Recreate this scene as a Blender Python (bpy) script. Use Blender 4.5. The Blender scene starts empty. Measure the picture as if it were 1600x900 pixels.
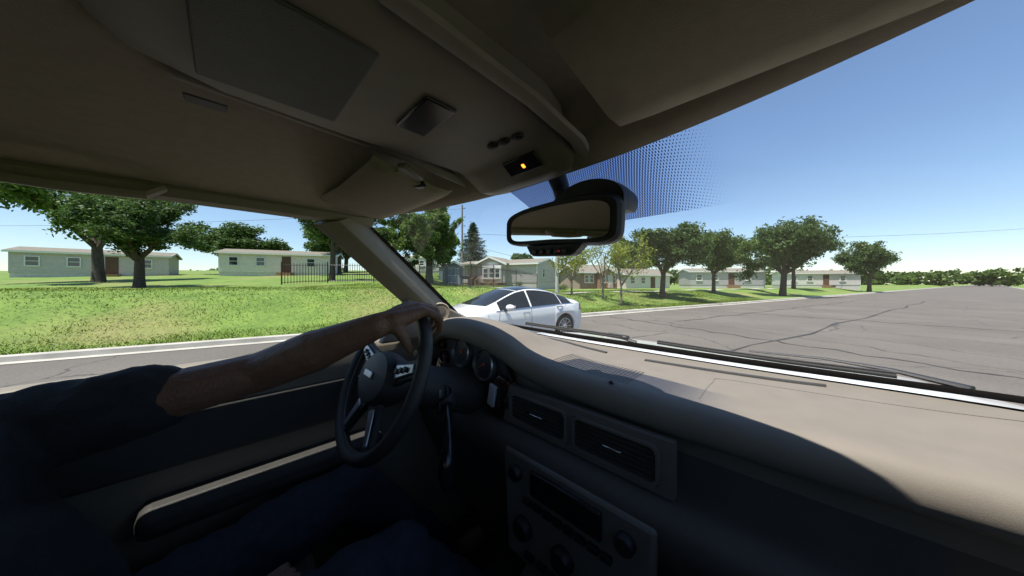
import bpy, math, random
import numpy as np
from mathutils import Vector, Matrix, Euler
random.seed(7); rng = np.random.default_rng(7)
R = math.radians
scn = bpy.context.scene

# ---------------------------------------------------------------- camera, sky, sun, exposure
EYE = 1.58
cd = bpy.data.cameras.new('camera'); cam = bpy.data.objects.new('camera', cd)
scn.collection.objects.link(cam); scn.camera = cam
cam.location = (0, 0, EYE); cam.rotation_euler = (R(90), 0, 0)
cd.sensor_width = 36; cd.lens = 10.125; cd.shift_y = -0.0044
cd.clip_start = 0.02; cd.clip_end = 6000
SUN_EL = R(73.5); SUN_ROT = R(-130)
w = bpy.data.worlds.new('World'); scn.world = w; w.use_nodes = True
nt = w.node_tree; bg = nt.nodes['Background']
sky = nt.nodes.new('ShaderNodeTexSky'); sky.sky_type = 'NISHITA'; sky.sun_disc = False
sky.sun_elevation = SUN_EL; sky.sun_rotation = SUN_ROT; sky.air_density = 1.0; sky.dust_density = 0.1; sky.ozone_density = 2.9
nt.links.new(sky.outputs[0], bg.inputs[0]); bg.inputs[1].default_value = 0.087
sl = bpy.data.lights.new('sun', 'SUN'); sun = bpy.data.objects.new('sun', sl); scn.collection.objects.link(sun)
sl.energy = 4.2; sl.angle = R(0.5); sl.color = (1, .95, .87)
sdir = Vector((math.sin(SUN_ROT) * math.cos(SUN_EL), math.cos(SUN_ROT) * math.cos(SUN_EL), math.sin(SUN_EL)))
sun.rotation_euler = sdir.to_track_quat('Z', 'Y').to_euler(); sun.location = (0, 0, 40)
scn.view_settings.view_transform = 'Standard'; scn.view_settings.look = 'None'
scn.view_settings.exposure = 1.05; scn.view_settings.gamma = 1.0
scn.cycles.use_denoising = True
scn.cycles.max_bounces = 10; scn.cycles.transparent_max_bounces = 24; scn.cycles.sample_clamp_indirect = 6
scn.cycles.caustics_reflective = False; scn.cycles.caustics_refractive = False

# ---------------------------------------------------------------- helpers
def link(o, parent=None):
    scn.collection.objects.link(o)
    if parent is not None: o.parent = parent
    return o
def tag(o, label=None, cat=None, group=None, kind=None):
    if label: o['label'] = label
    if cat: o['category'] = cat
    if group: o['group'] = group
    if kind: o['kind'] = kind
    return o
def empty(name, loc=(0, 0, 0), rz=0, label=None, cat=None, group=None):
    o = bpy.data.objects.new(name, None); o.location = loc; o.rotation_euler = (0, 0, rz); o.empty_display_size = .1
    link(o); return tag(o, label, cat, group)
class G:
    """collects shapes into one mesh"""
    def __init__(s): s.v = []; s.f = []
    def add(s, V, F):
        n = len(s.v); s.v += [tuple(float(c) for c in p) for p in V]; s.f += [tuple(i + n for i in f) for f in F]; return s
    def box(s, c, d, rot=None):
        c = Vector(c); h = Vector(d) / 2; P = []
        for x in (-1, 1):
            for y in (-1, 1):
                for z in (-1, 1):
                    p = Vector((x * h.x, y * h.y, z * h.z))
                    if rot is not None: p = rot @ p
                    P.append(c + p)
        return s.add(P, [(0, 1, 3, 2), (4, 6, 7, 5), (0, 4, 5, 1), (2, 3, 7, 6), (0, 2, 6, 4), (1, 5, 7, 3)])
    def rings(s, L, cap=True, closed=True):
        m = len(L[0]); V = [p for r in L for p in r]; F = []
        for i in range(len(L) - 1):
            for j in range(m if closed else m - 1):
                k = (j + 1) % m; F.append((i * m + j, i * m + k, (i + 1) * m + k, (i + 1) * m + j))
        if cap and closed:
            F.append(tuple(range(m))[::-1]); F.append(tuple(range((len(L) - 1) * m, len(L) * m)))
        return s.add(V, F)
    def sheet(s, rows): return s.rings(rows, cap=False, closed=False)
    def tube(s, path, rad, n=10, cap=True, flat=None):
        P = [Vector(p) for p in path]
        if not hasattr(rad, '__len__'): rad = [rad] * len(P)
        L = []; up = None
        for i, p in enumerate(P):
            t = (P[min(i + 1, len(P) - 1)] - P[max(i - 1, 0)]).normalized()
            if up is None:
                up = Vector((0, 0, 1)) if abs(t.z) < .9 else Vector((1, 0, 0))
            a = (up - t * up.dot(t)).normalized(); b = t.cross(a); up = a
            fa = 1 if flat is None else flat
            L.append([p + (a * math.cos(2 * math.pi * k / n) * fa + b * math.sin(2 * math.pi * k / n)) * rad[i] for k in range(n)])
        return s.rings(L, cap=cap)
    def lathe(s, prof, c, ax, n=24, cap=True):
        """prof: (radius, height) along axis ax from c"""
        ax = Vector(ax).normalized(); t = Vector((0, 0, 1)) if abs(ax.z) < .9 else Vector((1, 0, 0))
        a = (t - ax * t.dot(ax)).normalized(); b = ax.cross(a); c = Vector(c)
        return s.rings([[c + ax * h + (a * math.cos(2 * math.pi * k / n) + b * math.sin(2 * math.pi * k / n)) * r for k in range(n)] for r, h in prof], cap=cap)
    def ball(s, c, r, n=12, m=8, rot=None):
        if not hasattr(r, '__len__'): r = (r, r, r)
        L = []
        for i in range(m + 1):
            th = math.pi * (i / m) * .998 + .003
            ring = []
            for k in range(n):
                p = Vector((r[0] * math.sin(th) * math.cos(2 * math.pi * k / n), r[1] * math.sin(th) * math.sin(2 * math.pi * k / n), r[2] * math.cos(th)))
                if rot is not None: p = rot @ p
                ring.append(Vector(c) + p)
            L.append(ring)
        return s.rings(L[::-1])
    def cap(s, p, q, r0, r1, n=12):
        """capsule with two radii"""
        p = Vector(p); q = Vector(q); L = (q - p).length; prof = []
        for i in range(5): a = math.pi / 2 * (1 - i / 4); prof.append((max(r0 * math.cos(a), .0004), -r0 * math.sin(a)))
        for i in range(5): a = math.pi / 2 * i / 4; prof.append((max(r1 * math.cos(a), .0004), L + r1 * math.sin(a)))
        return s.lathe(prof, p, q - p, n)
    def build(s, name, m, parent=None, smooth=True, angle=38, bevel=0, seg=2, uv=None):
        me = bpy.data.meshes.new(name); me.from_pydata(s.v, [], s.f); me.update()
        if smooth: me.shade_smooth(); me.set_sharp_from_angle(angle=R(angle))
        if m is not None: me.materials.append(m)
        o = bpy.data.objects.new(name, me); link(o, parent)
        if bevel:
            b = o.modifiers.new('bevel', 'BEVEL'); b.width = bevel; b.segments = seg; b.limit_method = 'ANGLE'; b.angle_limit = R(40)
        return o
def fix_normals(o):
    import bmesh
    bm = bmesh.new(); bm.from_mesh(o.data); bmesh.ops.recalc_face_normals(bm, faces=bm.faces); bm.to_mesh(o.data); bm.free(); return o
def copies(src, locs, parent):
    out = []
    for l in locs:
        c = src.copy(); c.location = l; link(c, parent); out.append(c)
    return out
def curve_pts(P, n):
    """Catmull-Rom through P"""
    P = [np.array(p, float) for p in P]; Q = [2 * P[0] - P[1]] + P + [2 * P[-1] - P[-2]]; out = []
    for i in range(len(P) - 1):
        a, b, c, d = Q[i:i + 4]
        for k in range(n):
            t = k / n; out.append(.5 * (2 * b + (c - a) * t + (2 * a - 5 * b + 4 * c - d) * t * t + (3 * b - a - 3 * c + d) * t ** 3))
    out.append(P[-1]); return out
def sm(x, a, b): t = min(max((x - a) / (b - a), 0), 1); return t * t * (3 - 2 * t)

# ---------------------------------------------------------------- materials
def mat(name, col, rough=.6, metal=0, var=.15, scale=8, bump=0, bscale=60, spec=.5, coat=0, sub=0, col2=None, detail=4):
    m = bpy.data.materials.new(name); m.use_nodes = True; t = m.node_tree; b = t.nodes['Principled BSDF']
    b.inputs['Roughness'].default_value = rough; b.inputs['Metallic'].default_value = metal
    b.inputs['Specular IOR Level'].default_value = spec; b.inputs['Coat Weight'].default_value = coat
    tc = t.nodes.new('ShaderNodeTexCoord')
    n = t.nodes.new('ShaderNodeTexNoise'); n.inputs['Scale'].default_value = scale; n.inputs['Detail'].default_value = detail
    t.links.new(tc.outputs['Object'], n.inputs['Vector'])
    r = t.nodes.new('ShaderNodeValToRGB'); r.color_ramp.elements[0].position = .3; r.color_ramp.elements[1].position = .7
    c = np.array(col[:3]); c2 = c * (1 + var) if col2 is None else np.array(col2[:3]); c1 = c * (1 - var) if col2 is None else c
    r.color_ramp.elements[0].color = (*np.clip(c1, 0, 1), 1); r.color_ramp.elements[1].color = (*np.clip(c2, 0, 1), 1)
    t.links.new(n.outputs['Fac'], r.inputs[0]); t.links.new(r.outputs[0], b.inputs['Base Color'])
    if bump:
        n2 = t.nodes.new('ShaderNodeTexNoise'); n2.inputs['Scale'].default_value = bscale; n2.inputs['Detail'].default_value = 3
        t.links.new(tc.outputs['Object'], n2.inputs['Vector'])
        bp = t.nodes.new('ShaderNodeBump'); bp.inputs['Strength'].default_value = bump; bp.inputs['Distance'].default_value = .01
        t.links.new(n2.outputs['Fac'], bp.inputs['Height']); t.links.new(bp.outputs[0], b.inputs['Normal'])
    return m
def glass(name, tint, refl=1.0, rough=0.0):
    m = bpy.data.materials.new(name); m.use_nodes = True; t = m.node_tree; t.nodes.clear()
    o = t.nodes.new('ShaderNodeOutputMaterial'); mx = t.nodes.new('ShaderNodeMixShader'); tr = t.nodes.new('ShaderNodeBsdfTransparent')
    gl = t.nodes.new('ShaderNodeBsdfGlossy'); gl.inputs['Roughness'].default_value = rough; tr.inputs[0].default_value = (*tint, 1)
    fr = t.nodes.new('ShaderNodeFresnel'); fr.inputs[0].default_value = 1.45
    mu = t.nodes.new('ShaderNodeMath'); mu.operation = 'MULTIPLY'; mu.inputs[1].default_value = refl
    t.links.new(fr.outputs[0], mu.inputs[0]); t.links.new(mu.outputs[0], mx.inputs[0])
    t.links.new(tr.outputs[0], mx.inputs[1]); t.links.new(gl.outputs[0], mx.inputs[2]); t.links.new(mx.outputs[0], o.inputs[0])
    return m
def emit(name, col, s):
    m = bpy.data.materials.new(name); m.use_nodes = True; t = m.node_tree; b = t.nodes['Principled BSDF']
    b.inputs['Base Color'].default_value = (*col, 1); b.inputs['Emission Color'].default_value = (*col, 1); b.inputs['Emission Strength'].default_value = s
    return m
def leafmat(name, c1, c2, trans=.35):
    m = bpy.data.materials.new(name); m.use_nodes = True; t = m.node_tree; b = t.nodes['Principled BSDF']
    b.inputs['Roughness'].default_value = .55
    g = t.nodes.new('ShaderNodeNewGeometry')
    r = t.nodes.new('ShaderNodeValToRGB'); r.color_ramp.elements[0].color = (*c1, 1); r.color_ramp.elements[1].color = (*c2, 1)
    t.links.new(g.outputs['Random Per Island'], r.inputs[0]); t.links.new(r.outputs[0], b.inputs['Base Color'])
    tl = t.nodes.new('ShaderNodeBsdfTranslucent'); t.links.new(r.outputs[0], tl.inputs[0])
    mx = t.nodes.new('ShaderNodeMixShader'); mx.inputs[0].default_value = trans
    o = t.nodes['Material Output']; t.links.new(b.outputs[0], mx.inputs[1]); t.links.new(tl.outputs[0], mx.inputs[2]); t.links.new(mx.outputs[0], o.inputs[0])
    return m
def wave_mat(name, col, scale, axis='Z', depth=.6, rough=.6, var=.08, dark=.75):
    """lap siding or shingles: a saw-shaped relief along one axis"""
    m = mat(name, col, rough, var=var, scale=3); t = m.node_tree; b = t.nodes['Principled BSDF']
    tc = t.nodes.new('ShaderNodeTexCoord'); wv = t.nodes.new('ShaderNodeTexWave'); wv.wave_profile = 'SAW'; wv.bands_direction = axis
    wv.inputs['Scale'].default_value = scale; wv.inputs['Distortion'].default_value = 0
    t.links.new(tc.outputs['Object'], wv.inputs['Vector'])
    bp = t.nodes.new('ShaderNodeBump'); bp.inputs['Strength'].default_value = depth; bp.inputs['Distance'].default_value = .02
    t.links.new(wv.outputs['Fac'], bp.inputs['Height']); t.links.new(bp.outputs[0], b.inputs['Normal'])
    return m

M = {}
M['tan'] = mat('tan_vinyl', (.20, .17, .137), .55, var=.05, scale=30, bump=.25, bscale=900, spec=.35)
M['dash'] = mat('dash_vinyl', (.202, .176, .146), .6, var=.05, scale=20, bump=.22, bscale=1500, spec=.3)
M['liner'] = mat('headliner_cloth', (.275, .24, .185), .9, var=.06, scale=60, bump=.2, bscale=900, spec=.1)
M['tanpl'] = mat('tan_plastic', (.22, .192, .152), .5, var=.04, scale=30, spec=.4)
M['trim'] = mat('grey_trim', (.17, .155, .135), .4, var=.05, scale=20, spec=.5)
M['black'] = mat('black_plastic', (.016, .016, .018), .45, var=.2, scale=40, bump=.15, bscale=900)
M['gloss'] = mat('gloss_black', (.012, .012, .014), .18, var=.1)
M['mirrorshell'] = mat('mirror_shell', (.02, .02, .021), .38, var=.2, scale=60, bump=.5, bscale=700)
M['leather'] = mat('wheel_leather', (.028, .027, .027), .42, var=.15, scale=40, bump=.35, bscale=500)
M['padtan'] = mat('dark_pad', (.05, .047, .043), .5, var=.1, scale=30, bump=.25, bscale=700)
M['chrome'] = mat('chrome', (.75, .76, .78), .18, metal=1, var=.02)
M['satin'] = mat('satin_silver', (.42, .43, .45), .35, metal=.8, var=.05)
M['lower'] = mat('shaded_dash_vinyl', (.10, .092, .082), .55, var=.06, scale=20, bump=.22, bscale=1500, spec=.35)  # dash vinyl with the deep shade under the brow put into its colour
M['wood'] = mat('wood_trim', (.055, .018, .009), .25, var=.35, scale=14, coat=.6)
M['mirror'] = mat('mirror_glass', (.93, .93, .92), .015, metal=1, var=.0)
M['ws'] = glass('windscreen_glass', (.95, .965, .965), .055)
_t = M['ws'].node_tree; _o = [n for n in _t.nodes if n.type == 'OUTPUT_MATERIAL'][0]; _s = _o.inputs[0].links[0].from_socket
_d = _t.nodes.new('ShaderNodeBsdfDiffuse'); _d.inputs[0].default_value = (.8, .8, .78, 1); _n = _t.nodes.new('ShaderNodeTexNoise'); _n.inputs['Scale'].default_value = 9; _n.inputs['Detail'].default_value = 8
_c = _t.nodes.new('ShaderNodeTexCoord'); _t.links.new(_c.outputs['Object'], _n.inputs[0]); _u = _t.nodes.new('ShaderNodeMath'); _u.operation = 'MULTIPLY'; _u.inputs[1].default_value = .035; _t.links.new(_n.outputs['Fac'], _u.inputs[0])
_m = _t.nodes.new('ShaderNodeMixShader'); _t.links.new(_u.outputs[0], _m.inputs[0]); _t.links.new(_s, _m.inputs[1]); _t.links.new(_d.outputs[0], _m.inputs[2]); _t.links.new(_m.outputs[0], _o.inputs[0])   # thin film of dust
M['win'] = glass('window_glass', (.85, .875, .875), .5)
M['tint'] = glass('privacy_glass', (.16, .18, .18), 1)
M['white'] = mat('white_paint', (.78, .79, .80), .3, var=.02, coat=.8)
M['rubber'] = mat('rubber', (.015, .015, .015), .8, var=.2)
M['seat'] = mat('seat_leather', (.26, .22, .175), .5, var=.08, scale=20, bump=.3, bscale=300)
M['carpet'] = mat('carpet', (.09, .078, .065), .95, var=.2, scale=60)
M['amber'] = emit('amber_led', (1, .22, .02), 2.2)
M['redled'] = emit('red_led', (.35, .02, .01), .12)
M['gaugeface'] = mat('gauge_face', (.02, .02, .022), .35, var=.1)
M['print'] = mat('gauge_print', (.55, .55, .55), .6, var=.05)
M['needle'] = mat('needle', (.75, .16, .03), .5, var=.05)
M['slat'] = mat('vent_slat_plastic', (.07, .066, .06), .4, var=.05)
M['lcd'] = mat('lcd_panel', (.55, .56, .58), .3, var=.05)
M['clearlens'] = mat('clear_lens', (.42, .40, .36), .15, var=.05)
def road_mat():
    m = mat('asphalt', (.098, .085, .072), .9, col2=(.135, .119, .102), scale=.35, bump=.7, bscale=70, detail=10); t = m.node_tree; b = t.nodes['Principled BSDF']; N = t.nodes.new; Lk = t.links.new
    tc = N('ShaderNodeTexCoord'); ag = N('ShaderNodeTexNoise'); ag.inputs['Scale'].default_value = 26; ag.inputs['Detail'].default_value = 8; ag.inputs['Roughness'].default_value = .8; Lk(tc.outputs['Object'], ag.inputs[0])
    ov = N('ShaderNodeMix'); ov.data_type = 'RGBA'; ov.blend_type = 'OVERLAY'; ov.inputs['Factor'].default_value = .8; old = b.inputs['Base Color'].links[0].from_socket; Lk(old, ov.inputs['A']); Lk(ag.outputs['Fac'], ov.inputs['B'])
    ns = N('ShaderNodeTexNoise'); ns.inputs['Scale'].default_value = .8; ns.inputs['Detail'].default_value = 5; Lk(tc.outputs['Object'], ns.inputs[0])
    ad = N('ShaderNodeVectorMath'); ad.operation = 'MULTIPLY_ADD'; Lk(ns.outputs['Color'], ad.inputs[0]); ad.inputs[1].default_value = (1.2, 1.2, 0); Lk(tc.outputs['Object'], ad.inputs[2])
    vo = N('ShaderNodeTexVoronoi'); vo.feature = 'DISTANCE_TO_EDGE'; vo.inputs['Scale'].default_value = .28; Lk(ad.outputs[0], vo.inputs['Vector'])
    lt = N('ShaderNodeMath'); lt.operation = 'LESS_THAN'; lt.inputs[1].default_value = .006; Lk(vo.outputs['Distance'], lt.inputs[0])
    cr = N('ShaderNodeMix'); cr.data_type = 'RGBA'; Lk(lt.outputs[0], cr.inputs['Factor']); Lk(ov.outputs['Result'], cr.inputs['A']); cr.inputs['B'].default_value = (.065, .058, .052, 1)
    Lk(cr.outputs['Result'], b.inputs['Base Color']); return m
M['asphalt'] = road_mat()
M['concrete'] = mat('concrete', (.40, .375, .33), .9, var=.15, scale=2, bump=.3, bscale=40)
M['bark'] = mat('bark', (.075, .058, .045), .95, var=.35, scale=9, bump=1, bscale=14)
M['barkp'] = mat('pale_bark', (.17, .135, .105), .95, var=.3, scale=12, bump=.6, bscale=30)
M['pole'] = mat('weathered_pole', (.22, .19, .16), .9, var=.25, scale=4, bump=.5, bscale=30)
M['gpole'] = mat('grey_pole', (.42, .41, .39), .75, var=.15, scale=3, bump=.2, bscale=30)
M['iron'] = mat('black_iron', (.02, .021, .022), .5, var=.2)
M['siding'] = wave_mat('grey_siding', (.50, .455, .475), 1.25, 'Z', .9)
M['wsiding'] = wave_mat('white_siding', (.72, .655, .64), 1.25, 'Z', .8)
M['shedwall'] = wave_mat('shed_boards', (.155, .20, .255), 1.2, 'X', .8)
M['sheddoor'] = mat('shed_door', (.24, .30, .36), .7, var=.1)
M['trimw'] = mat('white_trim', (.72, .72, .70), .6, var=.04)
M['skirt'] = wave_mat('skirting', (.58, .55, .53), 1.6, 'X', .6)
M['roof'] = mat('brown_shingle', (.185, .165, .13), .95, var=.22, scale=14, bump=.8, bscale=30, detail=8)
M['roofp'] = mat('pale_metal_roof', (.55, .53, .48), .6, var=.06)
M['winpane'] = mat('house_pane', (.035, .045, .05), .06, var=.2, spec=.8)
M['deck'] = mat('deck_wood', (.30, .165, .09), .8, var=.25, scale=6, bump=.4, bscale=30)
M['deckd'] = mat('dark_deck_wood', (.11, .065, .042), .85, var=.25, scale=6, bump=.4, bscale=30)
M['doorp'] = mat('door_paint', (.5, .46, .44), .5, var=.04)
M['leafA'] = leafmat('leaf_deep', (.032, .08, .014), (.16, .24, .04), .45)
M['leafB'] = leafmat('leaf_fresh', (.13, .17, .015), (.33, .37, .05), .5)
M['leafC'] = leafmat('needle_green', (.012, .035, .014), (.04, .075, .025), .1)
M['leafD'] = leafmat('leaf_mid', (.035, .08, .016), (.11, .18, .04))
M['blade'] = leafmat('grass_blade', (.11, .185, .018), (.22, .31, .04), .4)
M['skin'] = mat('skin', (.20, .108, .074), .5, var=.12, scale=40, bump=.3, bscale=160, spec=.4)
M['tar'] = mat('tar', (.025, .024, .023), .7, var=.2)
M['shirt'] = mat('dark_shirt', (.02, .021, .025), .9, var=.2, scale=30, bump=.3, bscale=300)
M['jeans'] = mat('dark_jeans', (.022, .028, .042), .9, var=.25, scale=50, bump=.3, bscale=400)
M['hair'] = mat('hair', (.03, .02, .014), .6, var=.3, scale=80)
M['pearl'] = mat('pearl_white_paint', (.73, .735, .735), .25, var=.01, coat=1)
M['carglass'] = mat('sedan_glass', (.012, .016, .019), .05, var=.1, spec=.4)
M['roofglass'] = mat('sedan_roof_glass', (.012, .018, .03), .05, var=.1, spec=.9)
M['tail'] = mat('tail_lamp', (.30, .03, .03), .15, var=.1, coat=.8)
M['lamp'] = mat('head_lamp', (.35, .36, .37), .08, var=.1, coat=1)
M['seam'] = mat('panel_seam', (.10, .11, .115), .7, var=.1)
M['alloy'] = mat('alloy', (.5, .51, .52), .3, metal=.9, var=.05)
def brick_mat():
    m = mat('brown_brick', (.25, .12, .08), .9); t = m.node_tree; b = t.nodes['Principled BSDF']
    k = t.nodes.new('ShaderNodeTexBrick'); k.inputs['Color1'].default_value = (.24, .11, .075, 1); k.inputs['Color2'].default_value = (.30, .155, .10, 1)
    k.inputs['Mortar'].default_value = (.38, .34, .3, 1); k.inputs['Scale'].default_value = 4
    tc = t.nodes.new('ShaderNodeTexCoord'); mp = t.nodes.new('ShaderNodeMapping'); mp.inputs['Rotation'].default_value = (R(90), 0, 0)
    t.links.new(tc.outputs['Object'], mp.inputs[0]); t.links.new(mp.outputs[0], k.inputs[0]); t.links.new(k.outputs[0], b.inputs['Base Color'])
    return m
M['brick'] = brick_mat()
def lawn_mat():
    m = mat('lawn', (.082, .15, .018), .9, col2=(.165, .245, .04), scale=.9, detail=12, bump=1.0, bscale=35); t = m.node_tree; b = t.nodes['Principled BSDF']
    tc = t.nodes.new('ShaderNodeTexCoord'); n = t.nodes.new('ShaderNodeTexNoise'); n.inputs['Scale'].default_value = .22; n.inputs['Detail'].default_value = 6; t.links.new(tc.outputs['Object'], n.inputs[0])
    r = t.nodes.new('ShaderNodeValToRGB'); r.color_ramp.elements[0].position = .52; r.color_ramp.elements[1].position = .72; t.links.new(n.outputs['Fac'], r.inputs[0])
    n2 = t.nodes.new('ShaderNodeTexNoise'); n2.inputs['Scale'].default_value = 9; n2.inputs['Detail'].default_value = 8; t.links.new(tc.outputs['Object'], n2.inputs[0])
    old = b.inputs['Base Color'].links[0].from_socket
    mx = t.nodes.new('ShaderNodeMix'); mx.data_type = 'RGBA'; t.links.new(r.outputs[0], mx.inputs['Factor']); t.links.new(old, mx.inputs['A']); mx.inputs['B'].default_value = (.21, .19, .065, 1)
    m2 = t.nodes.new('ShaderNodeMix'); m2.data_type = 'RGBA'; m2.blend_type = 'OVERLAY'; m2.inputs['Factor'].default_value = .55; t.links.new(mx.outputs['Result'], m2.inputs['A']); t.links.new(n2.outputs['Fac'], m2.inputs['B'])
    t.links.new(m2.outputs['Result'], b.inputs['Base Color']); return m
M['lawn'] = lawn_mat()
def dot_mat():
    m = bpy.data.materials.new('dotted_band'); m.use_nodes = True; t = m.node_tree; t.nodes.clear(); N = t.nodes.new; Lk = t.links.new
    o = N('ShaderNodeOutputMaterial'); mx = N('ShaderNodeMixShader'); tr = N('ShaderNodeBsdfTransparent'); df = N('ShaderNodeBsdfPrincipled')
    tr.inputs[0].default_value = (.62, .68, .9, 1); df.inputs['Base Color'].default_value = (.012, .014, .02, 1); df.inputs['Roughness'].default_value = .5
    tc = N('ShaderNodeTexCoord'); mp = N('ShaderNodeMapping'); mp.inputs['Rotation'].default_value = (R(-42), 0, 0); Lk(tc.outputs['Object'], mp.inputs[0])
    mp2 = N('ShaderNodeMapping'); mp2.inputs['Rotation'].default_value = (0, 0, R(45)); mp2.inputs['Scale'].default_value = (310, 310, 0); Lk(mp.outputs[0], mp2.inputs[0])
    fr = N('ShaderNodeVectorMath'); fr.operation = 'FRACTION'; Lk(mp2.outputs[0], fr.inputs[0])
    sb = N('ShaderNodeVectorMath'); sb.operation = 'SUBTRACT'; sb.inputs[1].default_value = (.5, .5, 0); Lk(fr.outputs[0], sb.inputs[0])
    ln = N('ShaderNodeVectorMath'); ln.operation = 'LENGTH'; Lk(sb.outputs[0], ln.inputs[0])
    gt = N('ShaderNodeMath'); gt.operation = 'LESS_THAN'; Lk(ln.outputs['Value'], gt.inputs[0])
    sx = N('ShaderNodeSeparateXYZ'); Lk(tc.outputs['Object'], sx.inputs[0]); mr = N('ShaderNodeMapRange'); mr.interpolation_type = 'SMOOTHSTEP'; Lk(sx.outputs['X'], mr.inputs['Value'])
    for i_, v_ in (('From Min', .15), ('From Max', .34), ('To Min', .42), ('To Max', .0)): mr.inputs[i_].default_value = v_
    Lk(mr.outputs[0], gt.inputs[1])
    m3 = N('ShaderNodeMapRange'); m3.interpolation_type = 'SMOOTHSTEP'; Lk(sx.outputs['X'], m3.inputs['Value']); m3.inputs['From Min'].default_value = .10; m3.inputs['From Max'].default_value = .33
    tm = N('ShaderNodeMix'); tm.data_type = 'RGBA'; tm.inputs['A'].default_value = (.60, .66, .9, 1); tm.inputs['B'].default_value = (1, 1, 1, 1); Lk(m3.outputs[0], tm.inputs['Factor']); Lk(tm.outputs['Result'], tr.inputs[0])
    Lk(gt.outputs[0], mx.inputs[0]); Lk(tr.outputs[0], mx.inputs[1]); Lk(df.outputs[0], mx.inputs[2]); Lk(mx.outputs[0], o.inputs[0]); return m
M['dots'] = dot_mat()
# ---------------------------------------------------------------- the ground, road and kerbs
RD = R(31); DX, DY = math.cos(RD), math.sin(RD)          # direction of the road
KERB, NEAR = 10.1, -4.6                                  # far and near kerb, measured across the road
def st(s, t): return (s * DX - t * DY, s * DY + t * DX)
def ground(x, y):
    t = -x * DY + y * DX
    if t < KERB and t > NEAR: return -.03
    if t <= NEAR: return .13 + .25 * sm(-t, -NEAR + 2, 14)
    P = 1.32 + (.80 - 1.32) * sm(x, -2, 5)
    z = .13 + (P - .13) * sm(t, KERB + 1.8, KERB + 6.5)
    z += .065 * max(0, y - 17) * sm(-x, 5, 11) * (1 if y < 70 else 70 / y)
    z += .05 * math.sin(x * .9 + 1.3) * math.sin(y * .6) * sm(t, KERB + 1.5, KERB + 4)
    return z
def lin(vals): return sorted(set(round(v, 3) for v in vals))
S = lin([-2500, -1200, -600, -300, -180, -120] + list(np.arange(-80, 80.1, 1.6)) + [120, 180, 300, 600, 1200, 2500])
def ground_sheet(name, T, m, zfun):
    rows = []
    for t in T:
        rows.append([(*st(s, t), zfun(s, t)) for s in S])
    return tag(G().sheet(rows).build(name, m), kind='structure')
TF = lin([KERB + .16, KERB + .5, KERB + 1, KERB + 1.6] + list(np.arange(KERB + 2, KERB + 45, .8)) + list(np.arange(56, 120, 5)) + [150, 220, 400, 800, 1500, 3000])
gl = ground_sheet('lawn', TF, M['lawn'], lambda s, t: ground(*st(s, t)))
tag(gl, 'green grass lawn sloping up from the far kerb')
gn = ground_sheet('near_verge', lin([-3000, -1000, -300, -100, -50, -30, -20, -15, -12, -10, -8, -6.5, -5.5, NEAR - .16])[::-1], M['lawn'], lambda s, t: .13 + .25 * sm(-t, -NEAR + 2, 14))
tag(gn, 'grass verge on the near side of the road')
rd = G().sheet([[(*st(s, t), .03 * (1 - abs((t - 2.7) / 7.4) ** 2)) for s in S] for t in np.linspace(NEAR - .02, KERB + .02, 14)]).build('road', M['asphalt'])
tag(rd, 'worn grey brown asphalt road', kind='structure')
for nm, t0, sg in (('far_kerb', KERB, 1), ('near_kerb', NEAR, -1)):
    rows = []
    for o, z in ((-.25, .012), (-.02, .018), (0, .12), (.02, .135), (.15, .14), (.17, .05)):
        rows.append([(*st(s, t0 + sg * o), z) for s in S])
    tag(G().sheet(rows).build(nm, M['concrete']), 'pale concrete kerb and gutter', kind='structure')
for i, (sa, sb, ta, tb_) in enumerate(((-30, 44, 3.1, 2.9), (9, 11, -3.5, 9.4), (19, 18, -2.2, 9.6), (33, 35, -4, 9.5), (12, 40, 6.6, 6.2))):
    P = [Vector((*st(sa + (sb - sa) * k / 40 + .12 * math.sin(k * 1.9 + i), ta + (tb_ - ta) * k / 40 + .10 * math.sin(k * 1.3 + 2 * i) * (1 + .5 * math.sin(k * 3.1))), 0)) for k in range(41)]
    rows = []
    for k, p in enumerate(P):
        d = (P[min(k + 1, 40)] - P[max(k - 1, 0)]).normalized(); nn = Vector((-d.y, d.x, 0)); t_ = -p.x * DY + p.y * DX
        z = .03 * (1 - abs((t_ - 2.7) / 7.4) ** 2) + .005; wd = .035 + .02 * math.sin(k * 2.3 + i)
        rows.append([p + nn * wd + Vector((0, 0, z)), p - nn * wd + Vector((0, 0, z))])
    G().sheet(rows).build('tar_seam', M['tar'], rd)
# footpath along the top of the bank
fp = [[(*st(s, t), ground(*st(s, t)) + .02) for s in np.arange(7.5, 60, 1.0)] for t in (KERB + 7.0, KERB + 7.4, KERB + 7.8, KERB + 8.2)]
tag(G().sheet(fp).build('footpath', M['concrete']), 'pale concrete footpath along the top of the grass bank', kind='structure')
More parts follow.
